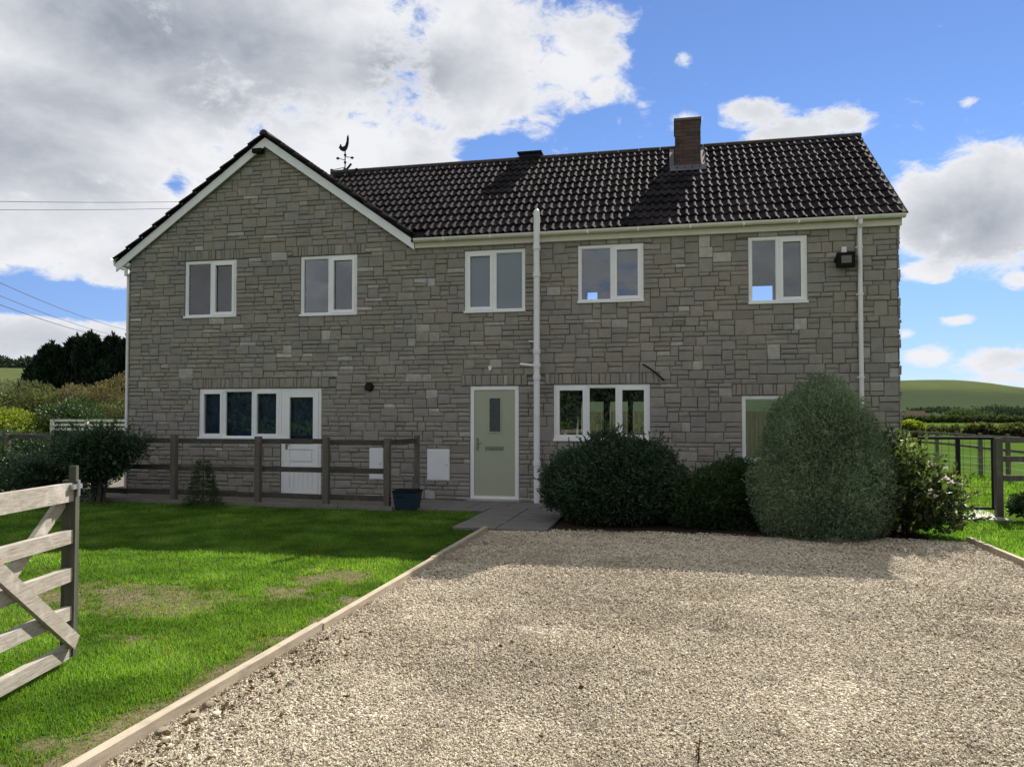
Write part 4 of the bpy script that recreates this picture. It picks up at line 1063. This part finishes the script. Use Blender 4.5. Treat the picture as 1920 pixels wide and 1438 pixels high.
bush('evergreen_shrub', 'dark evergreen bush with ragged top under the three light window', (10.12, -2.35, .45), (.86, .85, .66), 26000, .055, .40, 'shrub_dark', 21, amp=.26, width=.32, depth=.5, zmin=-.7, shoots=(260, .20), clumps=(13, .30),
     extra=[((10.0, -2.2, .80), (.40, .4, .50), 6000), ((10.62, -2.45, .62), (.44, .5, .52), 6500), ((9.50, -2.4, .55), (.42, .5, .40), 5000), ((9.35, -2.3, .30), (.25, .4, .25), 1500)])
bush('low_shrub', 'low dark green bush between the ragged bush and the big dome', (11.72, -2.30, .24), (.66, .70, .60), 20000, .048, .36, 'shrub_green', 22, amp=.20, depth=.5, zmin=-.5, shoots=(200, .16), clumps=(9, .24),
     extra=[((11.35, -2.5, .2), (.40, .5, .40), 4000)])
bush('dome_shrub', 'large grey green dome shaped bush at the right of the house front', (12.98, -2.62, .80), (.62, .80, 1.20), 50000, .036, .34, 'shrub_grey', 23, tmix=1.0, amp=.17, width=.24, depth=.34, zmin=-.75, spread=.9, shoots=(420, .13), clumps=(24, .27),
     extra=[((12.62, -3.0, .52), (.60, .66, .78), 26000), ((13.34, -2.9, .62), (.54, .66, .98), 26000), ((12.95, -3.3, .32), (.72, .45, .50), 16000), ((12.72, -2.7, 1.1), (.42, .5, .62), 12000)])
cb = bush('flowering_shrub', 'loose leafy shrub with pale flowers right of the dome bush', (14.02, -2.65, .40), (.54, .60, .60), 2900, .085, .5, 'shrub_broad', 24, amp=.34, width=.26, depth=.8, zmin=-.6, shoots=(70, .30),
     extra=[((14.34, -2.85, .26), (.32, .5, .34), 1000), ((13.78, -2.6, .80), (.38, .4, .46), 1000)])
for i in range(14):
    a = rnd.uniform(0, 6.28); e = rnd.uniform(-.2, 1.0)
    px, py, pz = 14.05 + .68 * math.cos(a) * math.cos(e), -2.75 - .74 * abs(math.sin(a)) * math.cos(e), .40 + .62 * math.sin(e)
    D = rand_dirs(12, -.2); V, F, T = leaf_cloud(np.tile([px, py, pz], (12, 1)), D, .042, .8, .3, rng.uniform(0, 1, 12))
    link('flower', np_mesh('flower', V, F, 'petal', T), cb)
bush('dark_shrub', 'dark straggly shrub growing over the fence at the left house corner', (.78, -1.75, .80), (.62, .45, .46), 6000, .06, .42, 'shrub_dark', 25, amp=.34, width=.28, depth=.8, zmin=-.9, shoots=(90, .28),
     extra=[((.25, -1.65, .85), (.50, .4, .36), 3500), ((1.30, -1.75, 1.0), (.42, .3, .20), 1300), ((.62, -1.75, .35), (.32, .3, .36), 1800)])
bush('dark_shrub', 'dark spreading shrub along the foot of the left fence', (-.85, -1.2, .28), (.70, .45, .42), 5500, .06, .42, 'shrub_dark', 26, amp=.36, width=.28, depth=.8, zmin=-.8, shoots=(90, .25),
     extra=[((-1.7, -.9, .25), (.5, .4, .34), 2500)])
bush('dark_shrub', 'dark leafy shrub behind the gate top at the left edge', (-3.3, -.45, .45), (.8, .6, .56), 6500, .065, .42, 'shrub_dark', 27, amp=.32, width=.28, depth=.8, zmin=-.8, shoots=(90, .25))
# young conifer in front of the fence
P = []; cx_, cy_ = 2.88, -1.72
for i in range(9):
    z = .08 + i * .085; r = .30 * (1 - i / 10) + .03
    n = int(500 * (1 - i / 11)); a = rng.uniform(0, 6.28, n); q_ = np.sqrt(rng.uniform(.05, 1, n)) * r
    D = np.stack([np.cos(a), np.sin(a), np.full(n, -.15)], 1); pts = np.stack([cx_ + np.cos(a) * q_, cy_ + np.sin(a) * q_, z + rng.normal(0, .02, n) - q_ * .25], 1)
    P.append(leaf_cloud(pts, D, .05, .3, .35, np.clip(rng.normal(.5, .25, n), 0, 1)))
plant('young_conifer', 'small pointed conifer in front of the rail fence', 'shrub', (cx_, cy_, 0), P, 'shrub_green', [([(cx_, cy_, -.06), (cx_, cy_, .88)], [.018, .004])])
# low plants by the gate post on the right
bush('border_plant', 'low green clump at the foot of the gate post', (16.55, -.85, .12), (.55, .4, .32), 2500, .08, .35, 'shrub_green', 31, zmin=-.2)
bush('border_plant', 'brownish low plant at the edge of the grass right of the gate post', (17.3, -.8, .12), (.5, .45, .42), 2000, .07, .4, 'ochre', 32, zmin=-.2)
# shrubs beyond the left fence
bush('garden_shrub', 'dark rounded shrub behind the fence at the far left', (-4.6, 1.9, .5), (1.6, .9, .62), 7000, .09, .45, 'shrub_dark', 41, zmin=-.6)
bush('garden_shrub', 'bright yellow green bush behind the left fence', (-10.6, 6.9, .9), (1.5, 1.1, .85), 12000, .08, .5, 'lime', 42, zmin=-.6, amp=.3)
bush('garden_shrub', 'small rounded green bush beside the white gate', (-9.0, 8.6, .9), (.9, .9, .95), 6000, .10, .5, 'shrub_green', 43, zmin=-.6, amp=.2)
bush('garden_shrub', 'olive green hedge shrub at the far left edge', (-17.5, 14.5, 1.1), (3.6, 2.2, 1.5), 26000, .10, .45, 'olive', 44, zmin=-.5, amp=.3)
bush('garden_shrub', 'russet topped shrub below the dark evergreen tree', (-13.6, 15.6, 1.1), (2.6, 1.8, 1.75), 24000, .10, .35, 'ochre', 45, zmin=-.5, amp=.34, spread=.6, up=.5)
bush('garden_shrub', 'grey green shrub behind the white gate', (-11.2, 14.0, .9), (2.0, 1.6, 1.25), 16000, .09, .42, 'olive', 46, zmin=-.5, amp=.3)
bush('garden_shrub', 'sunlit yellow green tree top beside the house corner', (-13.9, 25, 2.2), (2.3, 1.8, 2.1), 14000, .12, .5, 'lime', 47, zmin=-.5, amp=.3)

def tree(label, base, h, rad, n, leaf, mat, seed, group=None, trunk=.3, zc=.6, amp=.3, name='broadleaf_tree', cluster=7):
    g = random.Random(seed); x, y, z = base; P = []
    for i in range(cluster):
        a = g.uniform(0, 6.28); q_ = rad * g.uniform(.15, .55)
        P.append(crown((x + q_ * math.cos(a), y + q_ * math.sin(a), z + h * g.uniform(zc - .2, zc + .12)), (rad * g.uniform(.5, .7), rad * g.uniform(.5, .7), h * g.uniform(.24, .34)), n // cluster, leaf, .6, seed * 7 + i, mat, amp=amp, depth=.5, zmin=-.7))
    st = [([(x, y, z - .5), (x, y, z + h * .45), (x + rad * .1, y, z + h * .7)], [rad * .07 + .05, rad * .05 + .03, .03])]
    for i in range(4):
        a = g.uniform(0, 6.28); st.append(([(x, y, z + h * .3), (x + rad * .5 * math.cos(a), y + rad * .5 * math.sin(a), z + h * .65)], [rad * .04 + .02, .02]))
    return plant(name, label, 'tree', base, P, mat, st, group)
# big dark evergreen: several pointed tips
P = []; ex, ey = -27.5, 30.0
for i, (dx, dy, hh, rr) in enumerate(((-3.5, .5, 3.3, 1.6), (-2.7, 0, 4.8, 1.6), (-1.7, -.3, 5.9, 1.6), (-.5, .2, 6.4, 1.5), (.7, -.2, 6.6, 1.5), (1.8, .3, 6.5, 1.4), (2.9, 0, 6.3, 1.4), (4.0, .4, 5.9, 1.4), (5.2, .2, 4.6, 1.5), (-4.3, .6, 2.4, 1.4), (-1.0, -.8, 4.9, 2.2), (2.4, -.8, 4.9, 2.2))):
    n = 5600; t = rng.uniform(0, 1, n) ** .75; a = rng.uniform(0, 6.28, n)
    r = rr * np.clip(1.02 - t ** 2.2, 0, 1) ** .62 * np.sqrt(rng.uniform(.25, 1, n)) * (1 + .2 * np.sin(a * 4 + t * 16 + i)) + .04
    pts = np.stack([ex + dx + np.cos(a) * r, ey + dx * .22 + dy + np.sin(a) * r, .2 + t * hh], 1)
    D = np.stack([np.cos(a) * .55, np.sin(a) * .55, np.full(n, 1.0)], 1); P.append(leaf_cloud(pts, D, .34, .40, .35, np.clip(rng.normal(.45, .22, n), 0, 1)))
    m = 40; tip = np.stack([np.full(m, ex + dx) + rng.normal(0, .05, m), np.full(m, ey + dx * .22 + dy), .2 + hh + np.linspace(-.3, .35, m)], 1)
    P.append(leaf_cloud(tip, np.tile([0, 0, 1.0], (m, 1)), .3, .4, .4, np.full(m, .4)))
plant('evergreen_tree', 'broad dark evergreen tree with several pointed tips left of the house', 'tree', (ex, ey, 0), P, 'conifer', [([(ex + d, ey + d * .22, -.1), (ex + d, ey + d * .22, 4)], [.2, .05]) for d in (-2.6, -.5, 1.5, 4)])

def polar(az, r, z=0): return (11.04 + r * math.sin(R(az)), -13.88 + r * math.cos(R(az)), z)
# far trees at the foot of the right hand hill, and hedges
k_ = 0
for (az_, r, h, rad, mat) in ((15.2, 420, 1.4, 5.2, 'far_dark'), (15.7, 440, 2.5, 4.9, 'far_dark'), (16.3, 430, 1.6, 4.8, 'far_dark'), (17.0, 520, 2.3, 7.2, 'far_dark'), (17.7, 500, 3.7, 6.2, 'far_tree'), (18.6, 470, 8.3, 8.5, 'far_tree'), (19.4, 540, 8.2, 7.5, 'far_dark'), (20.1, 560, 10.0, 9.3, 'far_dark'), (20.9, 520, 8.8, 7.9, 'far_dark'), (21.5, 500, 7.2, 7.6, 'far_dark'), (19.1, 380, 2.1, 6.3, 'far_tree'), (20.6, 390, 1.6, 6.5, 'far_tree'), (17.5, 370, 0.9, 5.1, 'far_dark'), (22.4, 520, 8.1, 9.4, 'far_dark')):
    k_ += 1
    tree('leafy tree in the far tree line below the green hill', polar(az_, r, -.2), h - 2.4, rad * 1.25, 2600, 1.0, mat, 100 + k_, 'trees at the foot of the hill', cluster=6)
for i, (az_, r, h, rad, mat, lab) in enumerate(((15.4, 70, .95, .8, 'lime', 'round yellow green bush beyond the field just right of the house'), (19.4, 72, .75, 1.1, 'olive', 'olive bush in the hedge across the field'), (21.3, 72, .72, 1.1, 'olive', 'pale bush at the right end of the field hedge'))):
    p = polar(az_, r); bush('field_bush', lab, (p[0], p[1], h * .45), (rad, rad, h * .62), 3500, .3, .5, mat, 200 + i, zmin=-.5)
def hedge(name, label, pts, h, wd, mat, seed, n=9000, leaf=.3):
    P = []; g = np.random.default_rng(seed)
    for i in range(len(pts) - 1):
        a, b_ = np.array(pts[i] + (0,)), np.array(pts[i + 1] + (0,)); m = n // (len(pts) - 1)
        t = g.uniform(0, 1, m); base = a + (b_ - a) * t[:, None]
        th = g.uniform(0, math.pi, m); hh = h * (1 + .18 * np.sin(t * 40 + i) + .12 * np.sin(t * 95))
        dn = np.array([-(b_ - a)[1], (b_ - a)[0], 0]); dn = dn / np.linalg.norm(dn)
        rr = np.sqrt(g.uniform(.4, 1, m))
        off = dn * (np.cos(th) * wd * rr)[:, None]; off[:, 2] = np.sin(th) * hh * rr
        D = off.copy(); D[:, 2] += .3; P.append(leaf_cloud(base + off, D / (np.linalg.norm(D, axis=1)[:, None] + 1e-6), leaf, .5, .6, np.clip(g.normal(.45, .22, m), 0, 1)))
    c = pts[len(pts) // 2]; return plant(name, label, 'hedge', (c[0], c[1], 0), P, mat, [([(c[0], c[1], -.1), (c[0], c[1], h * .6)], [.08, .04])])
hedge('field_hedge', 'dark hedge along the far side of the field', [polar(a, 74)[:2] for a in (14, 18, 22, 27, 33)], .72, .8, 'olive', 301, 12000, .22)
hedge('field_hedge', 'long hedge below the tree line under the green hill', [polar(a, 240)[:2] for a in (14, 18, 22, 27, 33)], 1.3, 2.0, 'far_tree', 302, 12000, .9)
hedge('unseen_hedge', 'unseen dark hedge added behind the viewpoint to darken the window reflections', [(-30, -36), (0, -37), (25, -36), (50, -34)], 4.6, 1.5, 'conifer', 303, 30000, .35)  # added out of view so the lower panes reflect something dark
fh = thing('distant_cottage', 'tiny cottage with brown roof below the hill near the house corner', 'house', polar(15.75, 330))
q = MB(); c = polar(15.75, 330); q.box(c[0] - 4, c[0] + 3.2, c[1] - 2, c[1] + 2, -.2, 1.9); q.obj('wall', 'render', fh)
q = MB(); q.add([(c[0] - 4.3, c[1] - 2.4, 1.8), (c[0] + 3.5, c[1] - 2.4, 1.8), (c[0] + 3.5, c[1] + 2.4, 1.8), (c[0] - 4.3, c[1] + 2.4, 1.8), (c[0] - 3.6, c[1], 3.9), (c[0] + 2.8, c[1], 3.9)], [(0, 1, 5, 4), (2, 3, 4, 5), (1, 2, 5), (3, 0, 4), (3, 2, 1, 0)]); q.obj('roof', 'thatch', fh)
# woods on the left hill
V, F, T, o_ = [], [], [], 0
for i in range(90):
    a = rnd.uniform(-58, -38); r = rnd.uniform(1440, 1600); p = polar(a, r, 85)
    v, f, t = crown((p[0], p[1], 1500 * 84 / 1440 * .93 + rnd.uniform(-2, 3)), (17, 17, 13), 260, 6.0, .7, 400 + i, 'far_dark', zmin=-.7); V.append(v); F.append(f + o_); T.append(t); o_ += len(v)
o = link('far_woods', np_mesh('far_woods', np.concatenate(V), np.concatenate(F), 'far_dark', np.concatenate(T))); o['kind'] = 'stuff'
V, F, T, o_ = [], [], [], 0
for i in range(80):
    a = rnd.uniform(12, 34); r = rnd.uniform(600, 820); p = polar(a, r, 0); hz = rnd.uniform(3.2, 5.2)
    v, f, t = crown((p[0], p[1], hz * .35 + (r - 600) * .012), (11, 11, hz), 200, 2.6, .7, 500 + i, 'far_dark', zmin=-.5); V.append(v); F.append(f + o_); T.append(t); o_ += len(v)
o = link('valley_woods', np_mesh('valley_woods', np.concatenate(V), np.concatenate(F), 'far_dark', np.concatenate(T))); o['kind'] = 'stuff'

# ------------------------------------------------------------------ lawn blades
def vnoise(x, y, f, seed):
    g = np.random.default_rng(seed); T = g.uniform(0, 1, (64, 64)); X, Y = x * f, y * f
    xi, yi = np.floor(X).astype(int), np.floor(Y).astype(int); fx, fy = X - xi, Y - yi; fx = fx * fx * (3 - 2 * fx); fy = fy * fy * (3 - 2 * fy)
    t = lambda a, b_: T[a % 64, b_ % 64]
    return (t(xi, yi) * (1 - fx) + t(xi + 1, yi) * fx) * (1 - fy) + (t(xi, yi + 1) * (1 - fx) + t(xi + 1, yi + 1) * fx) * fy
def in_poly(x, y, poly):
    c = np.zeros(len(x), bool); n = len(poly)
    for i in range(n):
        (x1, y1), (x2, y2) = poly[i], poly[(i + 1) % n]
        if y1 == y2: continue
        c ^= ((y1 > y) != (y2 > y)) & (x < (x2 - x1) * (y - y1) / (y2 - y1) + x1)
    return c
def scatter(poly, n_try, dens0, d0, seed, zs=-.045):
    g = np.random.default_rng(seed); P = np.array(poly); lo, hi = P.min(0), P.max(0)
    # sample in polar coordinates about the viewing area so density falls off with distance squared
    a = g.uniform(R(-48), R(36), n_try); r = np.exp(g.uniform(math.log(2.2), math.log(26), n_try))
    x, y = 11.04 + r * np.sin(a), -13.88 + r * np.cos(a)
    m = in_poly(x, y, poly); return x[m], y[m], r[m]
def sst(v, a, b): t = np.clip((v - a) / (b - a), 0, 1); return t * t * (3 - 2 * t)
def dryness(x, y, amount=1.0):
    fine = vnoise(x, y, 6, 15) * .6 + vnoise(x, y, 15, 16) * .4
    big = vnoise(x, y, .62, 3) * .6 + vnoise(x, y, 1.7, 4) * .4
    d = sst(big + (fine - .5) * .45,   .60, .84) * .8 * (y < -5.6)
    for (px, py, rx, ry) in ((7.72, -6.75, .40, .50), (6.5, -7.95, .85, .30), (5.5, -8.1, .6, .25), (7.6, -7.5, .4, .25), (7.3, -9.1, .3, .2)):
        q = np.hypot((x - px) / rx, (y - py) / ry); d = np.maximum(d, sst(1.15 - q + (fine - .5) * 2.0, .05, .9) * .92)
    ed = np.clip(1 - (8.44 - x) / (.22 + .7 * vnoise(x, y, 1.1, 8)), 0, 1) * (x < 9)
    d = np.maximum(d, sst(ed + (fine - .5) * .9, .25, .75) * (y < -7.5) + 0)
    return np.clip(d * amount, 0, 1)
def lawn_sheet(name, poly, step, amount):
    P = np.array(poly); lo, hi = P.min(0), P.max(0); xs = np.arange(lo[0], hi[0] + step, step); ys = np.arange(lo[1], hi[1] + step, step)
    xs[-1], ys[-1] = hi[0], hi[1]
    X, Y = np.meshgrid(xs, ys); nx_, ny_ = len(xs), len(ys)
    V = np.stack([X.ravel(), Y.ravel(), np.full(X.size, -.045)], 1)
    I = np.arange(nx_ * ny_).reshape(ny_, nx_); F = np.stack([I[:-1, :-1], I[:-1, 1:], I[1:, 1:], I[1:, :-1]], 2).reshape(-1, 4)
    C = V[F].mean(1); keep = in_poly(C[:, 0], C[:, 1], poly); F = F[keep]; C = C[keep]
    o = link(name, np_mesh(name, V, F, 'lawn', dryness(C[:, 0], C[:, 1], amount))); o['kind'] = 'structure'
def blades(name, poly, n_try, seed, amount=1.0, tall=1.0):
    x, y, r = scatter(poly, n_try, 0, 0, seed); g = np.random.default_rng(seed + 1); n = len(x)
    dry = dryness(x, y, amount)
    keep = g.uniform(0, 1, n) > dry * .75; x, y, r, dry = x[keep], y[keep], r[keep], dry[keep]; n = len(x)
    clump = vnoise(x, y, 2.4, 6) * .6 + vnoise(x, y, 6.5, 17) * .4
    wd = np.clip(.0017 * r / 3.2 + .001, .0018, .011); hh = g.uniform(.018, .044, n) * tall * (1 - .5 * dry) * (.45 + 1.1 * clump)
    a = g.uniform(0, 6.28, n); ln = g.normal(0, .6, n); b_ = g.uniform(0, 6.28, n)
    base = np.stack([x, y, np.full(n, -.046)], 1); sx = np.stack([np.cos(a), np.sin(a), np.zeros(n)], 1) * wd[:, None]
    tip = base + np.stack([np.cos(b_) * hh * ln, np.sin(b_) * hh * ln, hh], 1)
    V = np.stack([base - sx, base + sx, tip], 1).reshape(-1, 3); F = np.arange(3 * n).reshape(n, 3)
    tone = np.clip(.42 + .58 * (clump * 1.25 - .25 + g.uniform(-.15, .25, n)), .42, 1); isdry = g.uniform(0, 1, n) < .03 + dry * .55
    tone[isdry] = g.uniform(0, .34, isdry.sum())
    o = link(name, np_mesh(name, V, F, 'grass', tone)); o['kind'] = 'stuff'; return o
LAWN0 = [(-9, -16), (8.44, -16), (8.44, -3.52), (7.95, -3.52), (7.95, -1.55), (6.3, -1.55), (1.2, -1.32), (-9, 1.6)]
SIDE0 = [(14.66, -16), (30, -16), (30, -.95), (14.2, -.95), (14.2, -3.3), (14.66, -3.3)]
lawn_sheet('lawn', LAWN0, .07, 1.0); lawn_sheet('side_lawn', SIDE0, .15, .35)
LAWN = [(-9, -13.6), (8.43, -13.6), (8.43, -3.52), (7.95, -3.52), (7.95, -1.55), (6.3, -1.55), (1.2, -1.32), (-9, 1.6)]
blades('lawn_grass', LAWN, 1200000, 61)
blades('side_lawn_grass', [(14.66, -13), (24, -13), (24, -.95), (14.2, -.95), (14.2, -3.3), (14.66, -3.3)], 500000, 62, .35, 1.3)
blades('field_grass', [(14.75, -.4), (24, -.2), (24, 9), (19, 9), (14.75, 9)], 400000, 63, .2, 2.2)

# gravel stones
def gravel():
    poly = [(8.50, -13.6), (14.58, -13.6), (14.58, -3.2), (9.4, -3.2), (9.3, -3.5), (8.5, -3.5)]
    g = np.random.default_rng(71); N = 470000
    a = g.uniform(R(-50), R(28), N); r = np.exp(g.uniform(math.log(2.4), math.log(11.5), N)); x, y = 11.04 + r * np.sin(a), -13.88 + r * np.cos(a)
    m = in_poly(x, y, poly); x, y, r = x[m], y[m], r[m]; n = len(x)
    s = g.uniform(.5, 1.4, n) * np.clip(.0062 + .0010 * (r - 3), .0062, .0135)
    O = np.array([(1, 0, 0), (-1, 0, 0), (0, 1, 0), (0, -1, 0), (0, 0, 1), (0, 0, -1)], float)
    Fo = np.array([(0, 2, 4), (2, 1, 4), (1, 3, 4), (3, 0, 4)])      # the buried undersides are left out
    V = O[None] * g.uniform(.65, 1.3, (n, 6, 1)) + g.normal(0, .18, (n, 6, 3)); V[:, :, 2] *= .62
    th = g.uniform(0, 6.28, n); c, s_ = np.cos(th)[:, None], np.sin(th)[:, None]
    X = V[:, :, 0] * c - V[:, :, 1] * s_; Y = V[:, :, 0] * s_ + V[:, :, 1] * c; tz = g.normal(0, .35, (n, 1)); Z = V[:, :, 2] + X * tz
    und = .022 * (vnoise(x, y, 1.1, 12) - .5) + .012 * (vnoise(x, y, 4, 13) - .5)
    V = np.stack([X * s[:, None] + x[:, None], Y * s[:, None] + y[:, None], Z * s[:, None] + (-.036 + und + g.uniform(-.004, .008, n))[:, None]], 2)
    F = (Fo[None] + (np.arange(n) * 6)[:, None, None]).reshape(-1, 3)
    tone = np.clip(g.normal(.53, .18, n) - .22 * np.clip((vnoise(x, y, .9, 18) * .6 + vnoise(x, y, 2.6, 19) * .4 - .52) * 4, 0, 1), 0, 1); dk = g.uniform(0, 1, n) < .07 + .12 * (vnoise(x, y, 3.2, 20) > .78); tone[dk] = g.uniform(0, .2, dk.sum())
    # earthy, darker stones collected along the edging
    e = (x < 8.5 + .35 * vnoise(x, y, 2, 14)) & (g.uniform(0, 1, n) < .6); tone[e] *= .45
    o = link('gravel', np_mesh('gravel', V.reshape(-1, 3), F, 'pebble', np.repeat(tone, 4))); o['kind'] = 'stuff'
gravel()
# a few larger stones lying against the edging
import bmesh
def rock(name, x, y, z, s, tone):
    bm = bmesh.new(); bmesh.ops.create_icosphere(bm, subdivisions=2, radius=1)
    g = np.random.default_rng(int(abs(x * 1000) + abs(y * 777)))
    ax = g.uniform(.7, 1.25, 3) * np.array([1, 1, .6]); C = g.normal(0, 1, (7, 3)); C /= np.linalg.norm(C, axis=1)[:, None]
    for v in bm.verts:
        p = np.array(v.co); k = 1.0
        for c in C: k = min(k, .72 / max(.05, p @ c) if p @ c > .72 else 1)
        v.co = Vector(p * k * ax * s + np.array([x, y, z]))
    b = MB(); b.add([v.co.copy() for v in bm.verts], [[v.index for v in f.verts] for f in bm.faces], tone); bm.free()
    return b.obj(name, 'pebble')
for i, (x, y, s_, t, lab) in enumerate(((8.56, -10.12, .038, .02, 'dark grey stone lying farthest along the timber edging'), (8.60, -10.30, .030, .12, 'brownish stone second along the timber edging'),
        (8.68, -10.22, .026, .75, 'pale stone nearest the gravel beside the dark stones'), (8.55, -10.48, .034, .05, 'dark stone close to the bottom end of the edging'), (8.63, -10.56, .022, .55, 'small buff stone below the dark stones by the edging'))):
    tag(rock('loose_stone', x, y, -.02, s_, t), lab, 'stone', 'larger stones by the edging')
# dry leaves and litter blown against the edging and over the drive
n = 260; lx = 8.53 + np.abs(rng.normal(0, .28, n)); ly = rng.uniform(-11.2, -8.6, n); ex_ = rng.uniform(9.2, 14.4, 90); ey_ = rng.uniform(-10.8, -3.6, 90)
LP = np.stack([np.concatenate([lx, ex_]), np.concatenate([ly, ey_]), np.full(n + 90, -.022)], 1)
LN = np.concatenate([rng.normal(0, 1, (n + 90, 2)), rng.uniform(-.1, .25, (n + 90, 1))], 1); LN /= np.linalg.norm(LN, axis=1)[:, None]
M['litter'] = mat_leaf('dry leaf litter', [(0, (.04, .026, .016)), (.6, (.10, .065, .035)), (1, (.18, .12, .06))], .2, .8, .1)
v_, f_, t_ = leaf_cloud(LP, LN, .035, .55, .15, rng.uniform(0, 1, n + 90)); o = link('dead_leaves', np_mesh('dead_leaves', v_, f_, 'litter', t_)); o['kind'] = 'stuff'
# little weed in the gravel
wx, wy = 11.13, -10.28
P = [leaf_cloud(np.stack([np.full(26, wx) + rng.normal(0, .008, 26), np.full(26, wy) + rng.normal(0, .012, 26), rng.uniform(-.03, .06, 26)], 1), rand_dirs(26, .0), .026, .3, .4, rng.uniform(0, .8, 26))]
plant('weed', 'small dark weed growing alone in the gravel near the bottom edge', 'weed', (wx, wy, 0), P, 'litter', [([(wx, wy, -.05), (wx + .006, wy, .05), (wx + .014, wy + .004, .12)], [.004, .003, .001])])
